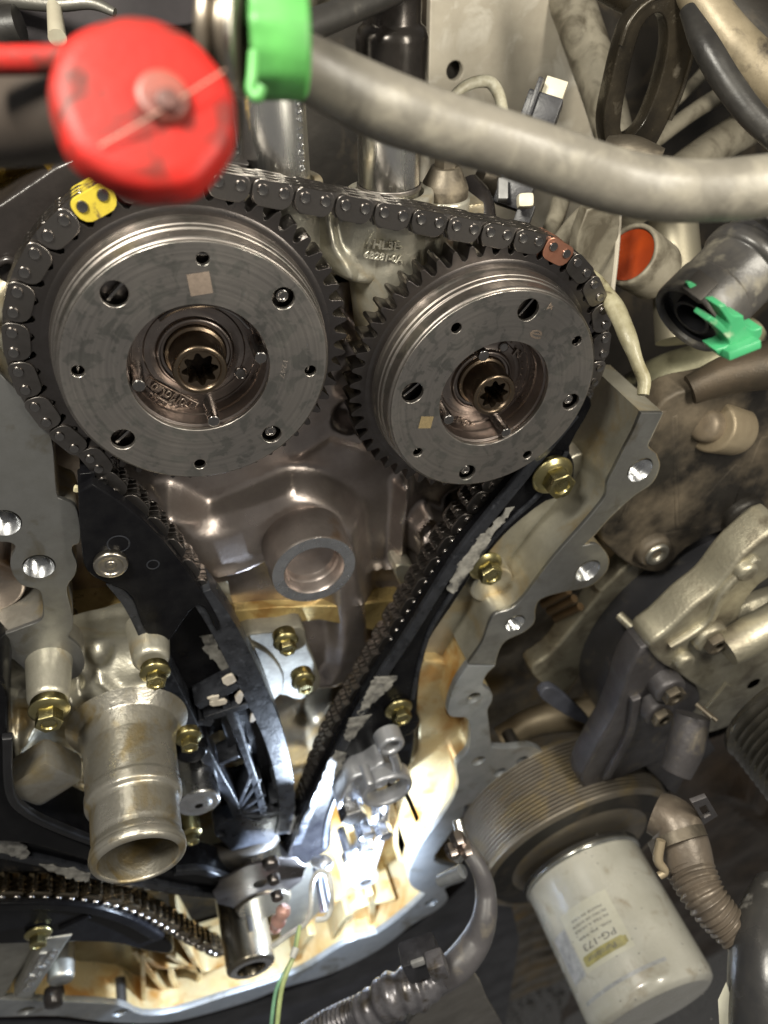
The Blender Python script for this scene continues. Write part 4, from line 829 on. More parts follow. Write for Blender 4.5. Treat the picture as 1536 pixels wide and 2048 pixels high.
emit('regulator_foot', *pplate([(1285, 1528), (1330, 1508), (1420, 1480), (1432, 1500), (1372, 1552), (1352, 1590), (1335, 1580)], hz-.05, .2, (), 1, .03), albd, t)
emit('terminal_tab', *pplate([(1412, 1420), (1455, 1368), (1468, 1376), (1425, 1430)], hz+.25, .05, (), 1, .01), albr, t)
for k in range(0): emit('stud', *ptube([(1440+k*14, 1330-k*12, 8.4, 7), (1470+k*14, 1350-k*12, 8.3, 7)], 10), steel, t)
for k in range(2): emit('stud', *ptube([(1392+k*12, 1408+k*8, 8.6, 5), (1424+k*10, 1436+k*6, 8.5, 5)], 10), grime, t)
t = root('ribbed_pulley', Q(1530, 1480, 7.2), 'black ribbed belt pulley cut by the right edge', 'pulley')
cp = Q(1590, 1428, 8.6); prof = [(.3, -.1), (.84, -.1), (.86, -.06), (.86, -.02)]
for k in range(8): prof += [(.79, .04+k*.085), (.845, .08+k*.085)]
prof += [(.86, .76), (.86, .80), (.3, .82)]
emit('pulley_rim', *lathe(prof, cp, seg=96), MT('wet_black_steel', (.14, .13, .11), (.08, .075, .065), .2, .8, 4, .1), t)
# pale lower strap and dark bay between rail and alternator
t = root('support_strap', Q(1130, 1390, 8.6), 'small blue grey strap hanging under the alternator', 'bracket')
emit('strap', *(lambda h: pplate([(1082, 1385), (1105, 1375), (1140, 1400), (1180, 1440), (1172, 1450), (1130, 1430), (1085, 1400)], h, .12, (), 2, .02))(HD(1130, 1410, 10.2)), MT('blue_grey_paint', (.09, .095, .12), None, .4, .2, 3, .1), t)
emit('alternator_foot', *(lambda h: pplate([(1400, 1010), (1420, 1040), (1230, 1210), (1190, 1300), (1140, 1380), (1118, 1390), (1090, 1375), (1062, 1340), (1100, 1310), (1150, 1250), (1200, 1190), (1215, 1170)], h, .3, (), 3, .05))(HD(1200, 1230, 10.0)), albr, t)
for k in range(4): tag(emit('steel_stud', *ptube([(1075+k*12, 1195+k*14, 10.2, 9), (1125+k*12, 1165+k*16, 9.8, 9)], 10), MT('rusty_steel', (.16, .10, .05), (.10, .07, .04), .5, .6, 3, .3) if 'rusty_steel' not in MATS else MATS['rusty_steel']), ('topmost', 'second', 'third', 'lowest')[k]+' of four rusty studs between the rail and the alternator', 'stud', 'rusty studs behind the rail')
tag(emit('starter_pipe', *ptube([(1000, 1480, 12, 26), (1080, 1440, 12, 30), (1180, 1430, 12, 34), (1260, 1440, 12, 30)], 20), tan), 'tan dusty pipe below the blue grey strap', 'pipe')  # pipe in the same tan as the isolator barrel

# ------------------------------------------------------------------ oil cooler, oil filter, hoses lower right
t = root('oil_cooler', Q(1150, 1600, 8.6), 'bronze coloured finned oil cooler stack above the white filter', 'oil cooler')
cc = np.array([4.24, -8.46, 1.05]); RC = 1.58
def fin(n, h0, h1, r, a=.018):
    p = []
    for k in range(n):
        h = h0+(h1-h0)*k/n; d = (h1-h0)/n; p += [(r-a, h), (r, h+d*.25), (r, h+d*.7), (r-a, h+d*.95)]
    return p
finm = MT('bronze_cooler_fins', (.27, .24, .195), (.18, .155, .125), .48, .65, 1.4, .4, 14, stain=(.29, .23, .13), st=(.5, .66), ssc=1.5)
Lc = 1.05
for k in range(16):
    h_ = -Lc+.10+k*(Lc-.16)/16; d = (Lc-.16)/16
    emit('cooling_plate', *lathe([(RC*.9, h_), (RC-.02, h_), (RC, h_+d*.2), (RC, h_+d*.72), (RC-.022, h_+d*.95), (RC*.9, h_+d*.95)], cc, seg=80), finm, t)
emit('core', *lathe([(.001, -Lc), (RC*.93, -Lc), (RC*.93, -.04), (RC*.9, .0), (.3, .0)], cc, seg=80, bev=.02), finm, t)
emit('base_ring', *lathe([(RC*.95, -.07), (RC+.02, -.06), (RC+.02, -.01), (RC*.95, .02), (RC*.93, .0)], cc, seg=80, bev=.02), finm, t)
emit('front_plate', *lathe([(RC*.935, -.06), (RC*.93, .005), (RC*.7, .0), (RC*.68, -.08), (.2, -.08)], cc, seg=80, bev=.02), baym, t)
t = root('oil_filter', Q(1240, 1860, 7.4), 'white oil filter canister with a paper label at lower right', 'oil filter')
cf = P(1166, 1742, 1.25); RF = 121*DZ(1166, 1742, 1.25)/F_PX
white = MT('white_filter_paint', (.54, .53, .47), (.44, .43, .37), .28, 0, 1.5, .12, 10, stain=(.27, .22, .15), st=(.56, .78), ssc=2.6, coat=.5)
cb = Q(1300, 2003, 7.3); Lf = abs(np.linalg.norm(cb-cf)); 
LF = 2.1*RF
emit('canister', *lathe([(.2, 0), (RF*.97, .0), (RF*1.0, .03), (RF*1.0, LF-.14), (RF*.97, LF-.05), (RF*.88, LF), (.001, LF+.02)], cf, seg=96, bev=.02), white, t, 50)
emit('seam_ring', *lathe([(RF*.98, -.03), (RF*1.03, -.02), (RF*1.035, .02), (RF*1.015, .05), (RF*1.0, .055)], cf, seg=96, bev=.01), MT('seam_steel', (.62, .62, .58), None, .2, .9, 3, 0), t)
emit('gasket', *lathe([(RF*.98, -.07), (RF*1.04, -.06), (RF*1.04, -.02), (.3, -.02)], cf, seg=96), blkr, t)

SF = RF/.61
def sheet_grid(w, hgt, nx=24, ny=6, th=.006):
    w *= SF; hgt *= SF
    """thin flexible sheet in local x/y, to be wrapped round a cylinder"""
    xs = np.linspace(-w/2, w/2, nx); ys = np.linspace(-hgt/2, hgt/2, ny); V = [(x, y, th) for y in ys for x in xs]
    return np.array(V), [(j*nx+i, j*nx+i+1, (j+1)*nx+i+1, (j+1)*nx+i) for j in range(ny-1) for i in range(nx-1)]
def moved(VF, dx, dy): V, F = VF; V = V.copy(); V[:, 0] += dx*SF; V[:, 1] += dy*SF; return V, F
paper = MT('paper_label', (.56, .55, .46), (.50, .49, .40), .4, 0, 4, 0); ink = MT('dark_print', (.17, .165, .16), None, .5, 0, 8, 0); gold = MT('gold_logo', (.40, .36, .14), None, .4, 0, 8, 0); greyl = MT('grey_label', (.45, .46, .47), None, .4, 0, 8, 0)
phi = math.radians(126); hl = cf[2]+.66*RF/.61; SF = RF/.61
emit('label', *wrap(sheet_grid(.52, .50, th=.004), cf, RF, phi, hl), paper, t)
emit('label_band', *wrap(sheet_grid(.22, .40, th=.005), cf, RF, phi+.385*SF/RF, hl+.05*SF), greyl, t)
def ftext(s, w, size, dx, dy, mat, name='printed_text'):
    V, F = text_raw(s, size, .001); V[:, 0] *= w*SF/(V[:, 0].max()-V[:, 0].min()); V[:, 1] *= SF; V[:, 2] += .007; return emit(name, *wrap(moved((V, F), dx, dy), cf, RF, phi, hl), mat, t)
V, F = sheet_grid(.46, .085, 24, 3, .006); 
V[:, 1] += (np.abs(V[:, 0]) > .21*SF)*(-np.sign(V[:, 1])*.02)
emit('logo_bar', *wrap(moved((V, F), .0, .17), cf, RF, phi, hl), gold, t)
ftext('Purolator', .30, .06, .03, .17, ink, 'logo_text'); ftext('PG-173', .34, .075, 0, .075, ink)
for k, s in enumerate(('OIL FILTER', 'FILTRE A HUILE', 'FILTRO DE ACEITE', 'MADE IN USA')): ftext(s, .36-.03*(k == 3), .028, 0, .0-.045*k-(k > 0)*.015, ink)
for k, (dx, dy) in enumerate(((-.20, -.62), (-.26, -.60), (-.45, -.72), (-.5, -.70), (-.30, -.55), (-.62, -.3), (.1, .8), (-.7, .35))+tuple((random.uniform(-1.3, .5), random.uniform(-.6, 1.4)) for _ in range(46))):
    emit('paint_chip', *wrap(moved((lambda: (np.array([(.011*math.cos(a_), .008*math.sin(a_), .004) for a_ in np.linspace(0, 2*PI, 9)[:-1]]), [tuple(range(8))]))(), dx, dy), cf, RF, phi, hl), ink, t)
emit('shrink_film', *wrap(sheet_grid(.9, .03, 30, 2, .006), cf, RF, phi, hl+.42*SF), greyl, t)

hose_m = MT('bronze_hose', (.16, .13, .10), (.09, .075, .06), .4, .3, 2, .3, 20, dust=(.24, .20, .15), dt=(.58, .8), dsc=6)
t = root('coolant_hose', Q(1400, 1740, 7.6), 'brown hose turning corrugated beside the white oil filter', 'hose')
emit('collar', *ptube([(1310, 1625, 7.8, 42), (1345, 1645, 7.7, 50), (1365, 1690, 7.6, 52), (1380, 1740, 7.5, 48)], 32), hose_m, t)
emit('corrugated_length', *ptube([(1378, 1735, 7.5, 46), (1410, 1795, 7.3, 42), (1455, 1850, 7.2, 38), (1510, 1900, 7.1, 36), (1570, 1960, 7, 36)], 32, rfn=(lambda s: 1+.07*math.sin(s*2*PI/.055), .055)), hose_m, t)
emit('clamp_ring', *ptube([(1350, 1668, 7.58, 57), (1360, 1690, 7.52, 58)], 32, smooth=False), grime, t)
emit('clamp_tail', *ptube([(1322, 1680, 7.3, 9), (1316, 1720, 7.3, 10), (1330, 1742, 7.3, 8), (1318, 1752, 7.3, 8)], 10), tan, t)
hb = HD(1408, 1625, 7.5)
t = root('tab_bracket', P(1408, 1625, hb), 'small square metal tab with a slot beside the brown hose', 'bracket')
emit('tab', *plate_raw(px([(1384, 1606), (1414, 1595), (1436, 1632), (1408, 1650)], hb), [px([(1398, 1616), (1412, 1610), (1422, 1630), (1410, 1637)], hb)[::-1]], hb-.05, hb, .008), albd, t)
tag(emit('black_canister', *ptube([(1570, 1790, 7.4, 60), (1545, 1870, 7.1, 72), (1540, 1960, 6.9, 78), (1545, 2110, 6.7, 80)], 36), MT('scratched_black_plastic', (.03, .03, .032), (.05, .048, .045), .28, 0, 2, .15, 14, dust=(.25, .24, .22), dt=(.6, .72), dsc=3)), 'scratched glossy black canister in the lower right corner', 'canister')
tag(sheet([Q(1452, 1965, 6.9), Q(1488, 2070, 6.8), Q(1440, 2070, 6.9), Q(1436, 2000, 6.9)], .02, paper, 'torn_flap'), 'torn off-white flap beside the black canister', 'flap')
tag(emit('brown_shield', *relief((1380, 1700), (1480, 1800), -.6, [('wave', .1, 1.5, 1.1), ('ridge', [(1450, 1560), (1560, 1640)], .2, .4)], 40, 40), MT('brown_heat_shield', (.07, .045, .025), (.035, .024, .015), .5, .4, 1.5, .4)), 'dark brown shield behind the brown hose', 'shield')

# ------------------------------------------------------------------ crank area
t = root('crankshaft_snout', P(500, 1860, .4), 'dark oily crankshaft snout with a bright end ring at bottom centre', 'crankshaft')
sh = P(503, 1938, .95)
emit('shaft', *lathe([(.20, -.25), (.20, .0), (.29, .0), (.335, -.03), (.34, -.06), (.34, -1.5)], sh, seg=64, bev=.01), MT('wet_dark_shaft', (.30, .265, .20), (.17, .15, .12), .24, .95, 2, .1, stretch=(1, 1, 1)), t)
emit('end_ring', *lathe([(.205, .002), (.215, .008), (.28, .008), (.29, .0)], sh, seg=64), bright, t)
emit('bore_shade_disc', *lathe([(.2, -.5), (.001, -.5)], sh, seg=32), hole, t)  # dark disc painted as the shade down the bore
emit('keyway', *box(sh+np.array([.1, .31, -.7]), .08, .06, .7, None, .01), hole, t)
t = root('crank_sprocket', P(550, 1740, -.3), 'dark wet crank sprocket where the two chain runs meet', 'sprocket')
emit('sprocket', *lathe([(.1, .25), (.42, .25), (.5, .2), (.5, -.2), (.1, -.2)], P(520, 1745, -.2), seg=48, bev=.02, fn=lambda th, q: 1+.06*math.cos(th*22)), dark, t)
emit('hub', *lathe([(.001, .5), (.38, .5), (.40, .45), (.40, -.3)], P(515, 1745, -.1), seg=48, bev=.02), MATS['wet_dark_shaft'], t)
emit('tone_wheel', *lathe([(.1, .02), (.6, .02), (.62, 0), (.1, 0)], P(520, 1765, .35), seg=44, fn=lambda th, q: 1+.05*(math.cos(th*11) > 0)), dark, t)
tag(emit('pink_sealant', *ptube([(548, 1860, 10.2, 9), (560, 1835, 10.0, 14), (572, 1812, 10.0, 11)], 14, rfn=(lambda s: 1+.2*math.sin(s*30), .2)), MT('pink_wet_seal', (.60, .36, .30), (.5, .26, .22), .15, .2, 6, .4)), 'wet pinkish lump of sealant right of the crankshaft snout', 'sealant')

# ------------------------------------------------------------------ second bank's chain and guides, lower left
ch2 = root('timing_chain', P(200, 1800, -.35), 'oily second timing chain running off the lower left edge', 'timing chain')
HC2 = HC
c2 = cat([P(u, v, .2)[:2] for u, v in [(-60, 1797), (40, 1795), (120, 1797), (200, 1806), (270, 1826), (330, 1856), (390, 1890), (440, 1915)]], 14)
wet = MT('wet_chain', (.40, .34, .24), (.25, .20, .14), .22, 1, 6, .1, 30, rand=.2); _c = chainm; chainm = wet
chain_on(ch2, c2, .2, None, closed=False, p=.165); chainm = _c
0 and emit('second_row', *join([box(np.append(c2[k], -.52), .10, .17, .16, rot2(math.atan2(*(c2[k+1]-c2[k])[::-1])), .02) for k in range(2, len(c2)-2, 8)]), wet, ch2)
t = root('chain_guide', P(170, 1840, .2), 'black curved tensioner arm under the second chain at lower left', 'chain guide', 'black plastic chain guides')
emit('arm_body', *pplate([(-60, 1808), (60, 1806), (130, 1808), (200, 1818), (262, 1838), (312, 1866), (346, 1892), (342, 1905), (332, 1908), (290, 1902), (235, 1888), (150, 1884), (-60, 1884)], .22, .55, [], 3, .03), blk2, t)
strip('arm_edge', [(-60, 1818), (60, 1815), (140, 1818), (210, 1830), (270, 1852), (318, 1880)], .16, .27, .1, blk2, t, .03)
strip('arm_rib', [(120, 1862), (180, 1835)], .08, .26, .1, blk2, t, .02)
t = root('chain_guide', P(120, 1730, .1), 'long black guide above the second chain, scuffed white at lower left', 'chain guide', 'black plastic chain guides')
emit('guide_body', *pplate([(-60, 1640), (60, 1652), (170, 1690), (300, 1735), (402, 1742), (450, 1755), (514, 1785), (505, 1802), (430, 1800), (340, 1790), (250, 1775), (180, 1762), (80, 1745), (-60, 1738)], .05, .45, (), 3, .03), blk2, t)
strip('guide_lip', [(-60, 1700), (60, 1722), (180, 1750), (280, 1768), (400, 1790), (505, 1796)], .14, .12, .1, blkl, t, .02)
strip('guide_lip', [(350, 1748), (400, 1746), (450, 1762), (512, 1786)], .12, .14, .1, blkl, t, .02)
for l, r in (([(-10, 1672), (30, 1680), (64, 1705)], [(-10, 1700), (25, 1712), (50, 1716)]), ([(78, 1728), (130, 1735), (182, 1748)], [(90, 1738), (140, 1755), (175, 1764)])): emit('scuff', *jag(l, r, .125, .03), scuff, t)
t = root('black_shroud', P(60, 1560, .2), 'smooth black curved shroud left of the water neck', 'shroud')
emit('shroud', *pplate([(-60, 1370), (12, 1372), (16, 1470), (22, 1580), (50, 1625), (110, 1660), (200, 1698), (250, 1720), (240, 1740), (60, 1690), (-60, 1660)], .2, .7, (), 3, .05), blk2, t)
strip('rolled_rim', [(14, 1480), (20, 1590), (55, 1632), (120, 1664), (200, 1694)], .09, .28, .1, blkp, t, .03)
# chain tensioner with cast digits
t = root('chain_tensioner', P(80, 1940, -.1), 'grey cast tensioner body with raised digits under the lower black arm', 'tensioner')
gry = MT('grey_casting', (.40, .39, .35), (.28, .27, .24), .4, .8, 3, .2, 24)
emit('body', *pplate([(28, 1995), (60, 1930), (90, 1880), (145, 1872), (132, 1890), (100, 1940), (62, 1998)], .25, 1.0, (), 1, .04), gry, t)
emit('side', *pplate([(-60, 1890), (30, 1880), (70, 1892), (30, 1960), (0, 2000), (-60, 2000)], .1, .9, (), 2, .04), gry, t)
emit('lettering', *text_at('8A2-3708', P(52, 1982, .256), P(112, 1900, .256), .14, .008), bright, t)
emit('lettering', *text_at('Yamal', P(58, 1960, .256), P(88, 1905, .256), .12, .008), bright, t)
t = flange_bolt(76, 1893, .42, .11, 'yellowish bolt through the grey tensioner body at lower left', tilt=.3)
t = root('oil_jet', P(108, 1960, 0), 'short dark bolt beside the grey tensioner body', 'bolt')
emit('shank', *lathe([(.001, .25), (.16, .25), (.18, .2), (.18, -.3)], P(122, 1925, .0), seg=28, bev=.02), gry, t); emit('wet_head', *lathe([(.001, .35), (.12, .33), (.15, .2), (.13, .1)], P(108, 1962, .1), seg=10, bev=.02), gloss, t)

# small bright washers between neck and arm
t = root('washer_boss', P(400, 1610, .2), 'bright round boss between the water neck and the tensioner arm', 'boss')
emit('boss', *lathe([(.05, .0), (.12, .0), (.17, -.03), (.24, -.02), (.26, -.05), (.27, -1.2)], P(398, 1612, .15), seg=48, bev=.015), bright, t)
emit('dark_core', *lathe([(.06, -.02), (.001, -.02)], P(393, 1615, .152), seg=16), hole, t)
flange_bolt(385, 1685, .2, .09, 'yellow bolt low between the water neck and the arm tip', tilt=.2, long=.3)
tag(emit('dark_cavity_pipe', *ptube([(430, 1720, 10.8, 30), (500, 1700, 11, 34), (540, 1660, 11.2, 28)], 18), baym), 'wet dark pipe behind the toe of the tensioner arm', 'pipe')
for k, (u, v, z, r, lb) in enumerate(((540, 1720, 9.6, 16, 'upper'), (546, 1752, 9.7, 12, 'middle'), (553, 1785, 9.8, 12, 'lower'))):
    tag(emit('wet_roller', *lathe([(.001, .1), (r*.006, .1), (r*.0068, .06), (r*.0068, -.0)], Q(u, v, z), seg=24, bev=.01), dark), f'{lb} wet steel roller where the chain runs meet', 'roller', 'wet rollers at the crank sprocket')

# ------------------------------------------------------------------ oil pump bracket and torch-lit pieces
pm = MT('pale_pump_casting', (.46, .47, .50), (.34, .35, .38), .36, .6, 3, .25, 16)
t = root('oil_pump', P(740, 1600, .1), 'pale grey pump casting with two rings under the straight guide', 'pump')
def ring_at(u, v, h, r, w, d=.2, name='ring', sq=1): return emit(name, *lathe([(r-w, -d), (r-w, -.01), (r-w*.7, .02), (r-w*.3, .02), (r, -.01), (r, -d)], P(u, v, h), seg=40, bev=.01), pm, t)
ring_at(783, 1493, .25, .175, .07); ring_at(775, 1583, .28, .36, .075)
emit('neck', *tube([P(785, 1506, .2), P(793, 1530, .2), P(792, 1548, .2), P(780, 1560, .2)], .06, 12), pm, t)
emit('body', *pplate([(676, 1612), (690, 1580), (702, 1560), (740, 1545), (770, 1528), (790, 1550), (770, 1575), (745, 1585), (728, 1612), (700, 1640), (682, 1636)], .12, .5, (), 3, .05), pm, t)
emit('nub', *lathe([(.001, .2), (.05, .2), (.06, .15), (.06, -.1)], P(732, 1545, .15), seg=16, bev=.01), pm, t)
for q, w in (([(752, 1600), (752, 1640), (758, 1660)], .12), ([(772, 1602), (765, 1660), (745, 1730), (740, 1750)], .13), ([(738, 1650), (715, 1690), (695, 1722)], .13)):
    emit('leg', *tube([P(u, v, .1) for u, v in q], w/2, 12), pm, t)
emit('foot', *lathe([(.10, .02), (.2, .02), (.24, -.02), (.25, -.5)], P(731, 1762, .0), seg=32, bev=.02), pm, t)
emit('foot_hole', *lathe([(.1, .01), (.09, -.2), (.001, -.2)], P(731, 1762, .0), seg=24), hole, t)
for u, v, lb in ((706, 1632, 'left of the large pump ring'), (734, 1668, 'upper of the pair under the pump rings'), (769, 1668, 'right below the large pump ring'), (732, 1700, 'lower of the pair under the pump rings'), (702, 1722, 'between the pump leg and the white wire loop')):
    t2 = root('highlight_stub', P(u, v, .3), f'bright hex stub standing in for a highlight, {lb}', 'bolt', 'bright highlight stubs round the oil pump')  # white highlights shaped as bright hex stubs
    big = 1.5 if u == 706 else 1
    emit('head', *(lambda VF: (P(u, v, .32)+VF[0], VF[1]))(plate_raw(hexring(.12*big), [], -.14, .05, .02)), bright, t2)
    emit('shank', *lathe([(.08, -.1), (.08, -.5)], P(u, v, .32), seg=20), bright, t2)
tag(emit('guide_pin', *ptube([(636, 1735, 10.6, 12), (640, 1760, 10.5, 12), (652, 1822, 10.3, 13)], 18), MT('blue_grey_steel', (.34, .38, .48), None, .3, .8, 4, .05)), 'blue grey pin standing inside the white wire loop', 'pin')
tag(emit('spacer', *ptube([(628, 1722, 10.5, 10), (648, 1726, 10.4, 16), (656, 1716, 10.4, 12)], 16), pm), 'stubby grey spacer above the white wire loop', 'spacer')
tag(emit('cavity_wall', *pplate([(556, 1745), (600, 1720), (640, 1740), (660, 1800), (620, 1845), (560, 1880)], -.35, .1, (), 1, .02), gry), 'flat grey wall right of the crank sprocket', 'wall plate')
wh = MT('white_wire', (.72, .72, .68), None, .35, 0, 6, 0)
tag(emit('wire_loop', *ptube([(545, 1893, 10.0, 5), (580, 1868, 10.0, 5), (612, 1845, 10.0, 5), (622, 1815, 10.0, 5), (623, 1770, 10.1, 5), (634, 1746, 10.1, 5), (648, 1742, 10.1, 5), (658, 1752, 10.1, 5), (663, 1780, 10.0, 5), (662, 1815, 10.0, 5), (652, 1836, 9.9, 5), (632, 1840, 9.9, 5)], 10), wh), 'white wire bent in a tall narrow loop at bottom centre', 'wire')
yw = MT('yellow_green_wire', (.55, .66, .30), None, .3, 0, 6, 0); gw = MT('green_wire', (.25, .50, .32), None, .3, 0, 6, 0)
tag(emit('wire', *ptube([(600, 1850, 9.4, 4), (590, 1905, 9.3, 4), (576, 1940, 9.2, 5), (562, 1985, 9.1, 5), (552, 2070, 9.0, 5)], 10), yw), 'yellow wire of the pair hanging over the lower rail', 'wire', 'thin wires over the lower rail')
tag(emit('wire', *ptube([(598, 1852, 9.4, 3), (586, 1912, 9.3, 4), (570, 1945, 9.2, 4), (551, 1985, 9.1, 4), (540, 2070, 9.0, 4)], 10), gw), 'green wire of the pair hanging over the lower rail', 'wire', 'thin wires over the lower rail')
tag(emit('wire_clip', *ptube([(592, 1895, 9.25, 7), (585, 1915, 9.2, 7)], 10), wh), 'tiny white clip joining the two thin wires', 'clip')

# ------------------------------------------------------------------ below the rail: pan, harness, tray
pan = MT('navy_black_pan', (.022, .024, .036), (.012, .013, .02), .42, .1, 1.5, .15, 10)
hp = -1.2
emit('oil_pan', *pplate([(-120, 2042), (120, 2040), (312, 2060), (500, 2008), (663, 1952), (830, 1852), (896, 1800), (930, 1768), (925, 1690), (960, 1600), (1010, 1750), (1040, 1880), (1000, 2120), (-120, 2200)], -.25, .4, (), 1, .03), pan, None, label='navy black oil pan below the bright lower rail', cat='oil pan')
hos = MT('grey_lilac_hose', (.10, .095, .10), (.07, .066, .07), .42, 0, 2.5, .2, 14, stain=(.15, .135, .115), st=(.54, .66), ssc=2.5)
tag(emit('grey_hose', *ptube([(905, 1668, 8.9, 12), (935, 1700, 8.8, 16), (962, 1745, 8.7, 18), (972, 1790, 8.7, 21), (968, 1840, 8.6, 25), (950, 1885, 8.6, 30), (915, 1930, 8.5, 32), (870, 1962, 8.5, 30)], 28), hos), 'dull grey hose curving down right of the lower rail', 'hose')
t = root('harness_conduit', Q(760, 2010, 8.6), 'silvery ribbed wiring conduit with its plug at the bottom edge', 'conduit')
sil = MT('silvery_tape', (.20, .195, .21), (.11, .105, .115), .3, .5, 5, .6, 10, stain=(.07, .06, .05), st=(.5, .62), ssc=4)
emit('conduit', *ptube([(590, 2090, 8.8, 26), (660, 2050, 8.7, 28), (730, 2020, 8.6, 30), (790, 1995, 8.6, 34)], 28, rfn=(lambda s: 1+.08*math.sin(s*2*PI/.06), .06)), sil, t)
emit('tape_wrap', *ptube([(725, 2030, 8.5, 34), (790, 1990, 8.4, 42), (850, 1968, 8.4, 40), (885, 1950, 8.4, 24)], 20, rfn=(lambda s: 1+.07*math.sin(s*19)+.06*math.sin(s*43), .15)), sil, t)
obox('plug', Q(842, 1915, 8.2), cvec(1, .35, 0), cvec(0, 1, -.5), (.42, .34, .3), blkw, t, .05)
obox('plug_cap', Q(874, 1930, 8.0), cvec(1, .35, 0), cvec(0, 1, -.5), (.2, .26, .22), sil, t, .04)
obox('plug_lock', Q(836, 1925, 7.95), cvec(1, .35, 0), cvec(0, 1, -.5), (.15, .09, .05), MATS['grey_plastic'], t, .02)
0 and emit('plug_frame', *ptube([(800, 1935, 8.1, 8), (805, 1880, 8.2, 9), (842, 1862, 8.2, 9), (868, 1880, 8.1, 9), (882, 1915, 8.0, 9)], 12), blkw, t)
t = root('sensor', Q(905, 1700, 8.9), 'small silvery pipe fittings at the lower end of the right rail', 'fitting')
emit('fitting', *ptube([(915, 1640, 9.0, 10), (925, 1690, 8.9, 13), (912, 1720, 8.9, 12)], 16), chrome, t)
emit('stub', *ptube([(880, 1762, 9.0, 12), (925, 1742, 8.8, 14)], 20), pal, t)
for u, v in ((918, 1683), (906, 1706), (935, 1705)): emit('nut', *lathe([(.001, .06), (.07, .06), (.085, .0), (.085, -.1)], Q(u, v, 8.75), seg=6, bev=.01), bronze, t)
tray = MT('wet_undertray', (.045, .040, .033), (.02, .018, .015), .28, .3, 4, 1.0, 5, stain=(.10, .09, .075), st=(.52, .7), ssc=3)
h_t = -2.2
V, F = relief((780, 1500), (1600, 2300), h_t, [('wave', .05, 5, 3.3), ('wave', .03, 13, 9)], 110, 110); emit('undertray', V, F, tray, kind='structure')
dm = []
rg3 = random.Random(5)
for k in range(170):
    u, v = rg3.uniform(960, 1130), rg3.uniform(1820, 2070); p = P(u, v, h_t); r = rg3.uniform(.05, .13)
    dm.append(lathe([(r, 0), (r*.8, r*.35), (.001, r*.5)], p+np.array([0, 0, .06]), seg=8))
emit('water_droplets', *join(dm), MT('droplet', (.14, .13, .11), None, .08, .3, 3, 0), kind='stuff')
t = tag(emit('splash_plate', *(lambda h: pplate([(820, 2080), (848, 2010), (905, 1965), (950, 1950), (975, 2000), (1010, 2090)], h, .08, [], 2, .02))(HD(900, 2010, 8.9)), MT('dull_grey_plate', (.20, .185, .165), (.14, .13, .115), .45, .3, 2, .1)), 'dull grey brown plate at the bottom edge beside the conduit', 'plate')

# ------------------------------------------------------------------ foreground: capped pipe, green band, grey hose
zc = 2.5; ax = cvec(.30, .04, -1.0); cc_ = Q(290, 196, zc); rc = 182*zc/F_PX
t = root('fuel_cap', cc_, 'blurred red plastic cap with a grey centre bolt, upper left', 'cap')
oct_ = lambda th, q: 1+.012*math.cos(5*th)+.008*math.sin(9*th)
emit('cap', *lathe([(.001, -.0), (rc*.80, .0), (rc*.95, -.02), (rc*1.0, -.055), (rc*1.03, -.12), (rc*.98, -.15), (rc*.5, -.15)], cc_, ax, 96, .015, fn=oct_), redp, t)
e1_ = cvec(1, 0, .34); e2_ = cvec(.5, .42, .17); e2_ /= np.linalg.norm(e2_)
axn = ax/np.linalg.norm(ax)
emit('centre_bolt', *lathe([(.001, .02), (.035, .02), (.042, .012), (.045, -.01)], Q(336, 202, zc-.02), ax, 6, .006), MT('dirty_bolt_grey', (.10, .04, .032), (.07, .03, .025), .5, .2, 5, .1), t)
emit('bolt_shoulder', *lathe([(.001, .006), (.07, .006), (.085, .0), (.09, -.02)], Q(325, 188, zc-.01), ax, 32, .004), MT('worn_red', (.20, .05, .035), None, .5, 0, 5, .1), t)
emit('scratch', *tube([Q(200, 292, zc-.06), Q(320, 222, zc-.025), Q(450, 140, zc+.03)], .0035, 6), MT('scratch_grey', (.40, .24, .18), None, .5, 0, 5, 0), t)
t = root('strap', Q(60, 120, 2.9), 'red tether strap reaching from the left edge to the red cap', 'strap')
emit('tether', *tube([Q(-60, 122, 2.9), Q(60, 120, 2.85), Q(170, 118, 2.8)], .052, 12, flat=1, smooth=True), redp, t)
tag(emit('black_pipe', *ptube([(-80, 240, 3.4, 92), (60, 236, 3.3, 88), (170, 225, 3.1, 84)], 36), MT('brown_black_rubber', (.045, .035, .028), (.028, .022, .018), .4, 0, 2, .1)), 'dark rubber pipe leading left behind the red cap', 'pipe')
t = root('hose_band', Q(565, 90, 3.3), 'bright green band round the grey hose', 'band')
A = Q(492, 78, 3.2); B = Q(612, 84, 3.25); ax = B-A; L_ = np.linalg.norm(ax)
rag = lambda th, q: 1+(.03*math.sin(7*th)+.02*math.sin(13*th))*(1 if q < .05 else .2)
emit('band', *lathe([(.19, .01), (.205, .0), (.222, .03), (.226, L_*.5), (.224, L_-.02), (.205, L_), (.19, L_)], A, ax, 64, .006, fn=rag), green, t)
emit('torn_edge', *tube([Q(508, 105, 2.97), Q(505, 150, 2.97), Q(502, 180, 2.98), Q(515, 194, 2.98), Q(524, 172, 2.97)], .022, 10), green, t)
t = root('hose_fitting', Q(460, 80, 3.1), 'dirty steel fitting between the red cap and the green band', 'fitting')
A = Q(412, 58, 3.15); B = Q(492, 68, 3.15); ax = B-A; L_ = np.linalg.norm(ax)
emit('collar', *lathe([(.05, .0), (.19, .0), (.235, .02), (.24, L_*.35), (.20, L_*.42), (.195, L_*.6), (.225, L_*.65), (.22, L_), (.05, L_)], A, ax, 64, .01), MT('dirty_steel_fitting', (.22, .19, .15), (.08, .065, .05), .35, .7, 1.5, .2, 10), t)
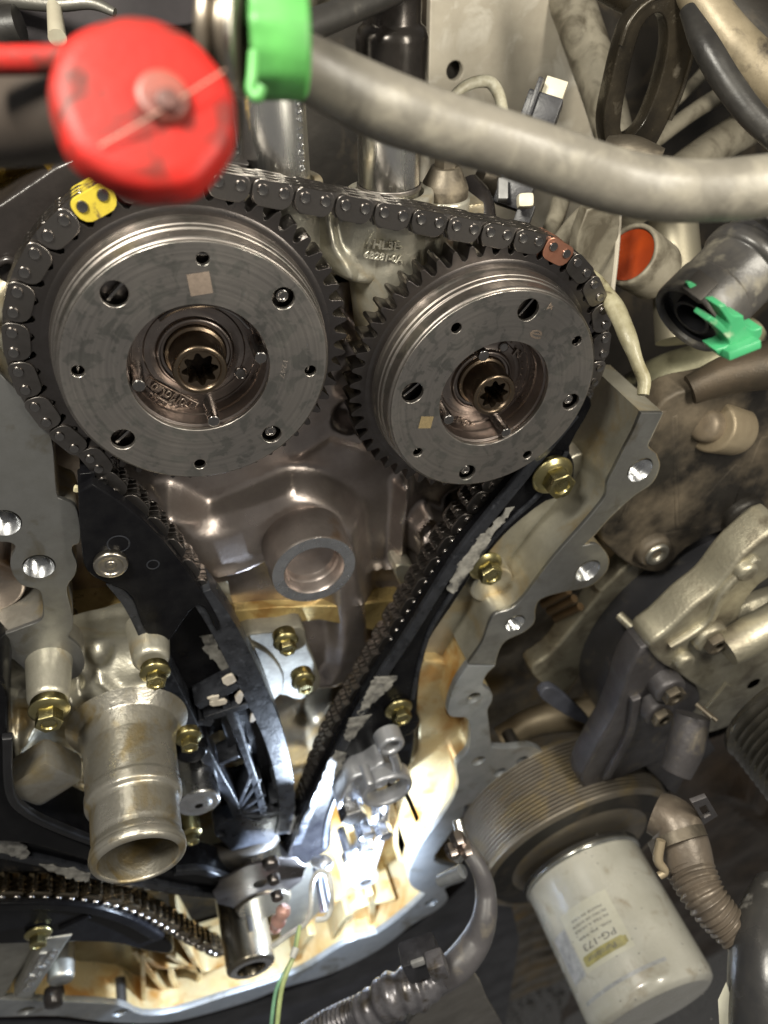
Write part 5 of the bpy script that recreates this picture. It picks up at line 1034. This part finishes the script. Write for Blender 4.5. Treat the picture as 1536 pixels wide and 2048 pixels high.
emit('crimp', *lathe([(.225, L_*.75), (.245, L_*.8), (.245, L_*.95), (.225, L_*1.0)], A, ax, 64, .005), MATS['pale_steel'], t)
hosem = MT('dusty_grey_hose', (.155, .143, .12), (.10, .092, .076), .40, 0, 2.6, .35, 7, stain=(.20, .185, .15), st=(.48, .70), ssc=4, rvar=.2)
tag(emit('grey_hose', *ptube([(560, 110, 3.4, 62), (640, 150, 3.5, 62), (768, 212, 3.7, 66), (880, 250, 3.8, 62), (1000, 285, 3.9, 60), (1118, 325, 4.0, 60), (1230, 362, 4.05, 60), (1330, 380, 4.1, 60), (1420, 382, 4.1, 59), (1500, 376, 4.1, 60), (1620, 360, 4.1, 60)], 48, n=10), hosem), 'thick dusty grey hose crossing the top in front of the sockets', 'hose')

# things in the upper left corner, behind the cap
t = root('bay_clutter', Q(80, 60, 7), 'dark plastic cover in the upper left corner with an ivory peg', 'cover')
emit('cover', *(lambda h: pplate([(-80, -60), (420, -60), (430, 40), (300, 60), (150, 90), (90, 100), (-80, 90)], h, .2, (), 2, .04))(HD(150, 20, 7.0)), MT('violet_grey_plastic', (.075, .068, .072), (.05, .045, .048), .38, 0, 2, .1), t)
emit('peg', *ptube([(108, 10, 6.6, 14), (115, 76, 6.4, 18)], 20), MATS['ivory_plastic'], t)
emit('top_rail', *ptube([(-60, -10, 6.6, 16), (100, 8, 6.6, 14), (180, 6, 6.6, 12), (230, 25, 6.6, 8)], 16), gry, t)
emit('round_lug', *ptube([(-30, 60, 6.5, 44), (40, 50, 6.5, 36)], 24), blkr, t)
tag(emit('upper_hose', *ptube([(600, 60, 4.8, 30), (700, 20, 5.0, 26), (790, -20, 5.2, 26)], 24), blkr), 'black hose rising to the top edge behind the green band', 'hose')
tag(emit('top_pipe', *ptube([(600, -10, 5.6, 30), (700, -20, 5.8, 40), (760, -60, 6, 40)], 24), pale), 'dusty pale pipe along the top edge right of the green band', 'pipe')
t = root('plug_tube_neighbour', Q(488, 240, 6.3), 'slim bright tube between the red cap and the stamped chrome tube', 'tube', 'chrome tubes standing in the cam cap')
vcyl('tube', 490, 300, -1.6, [(.09, -.4), (.09, .55), (.10, .56), (.10, .62), (.08, .64)], t, chrome)
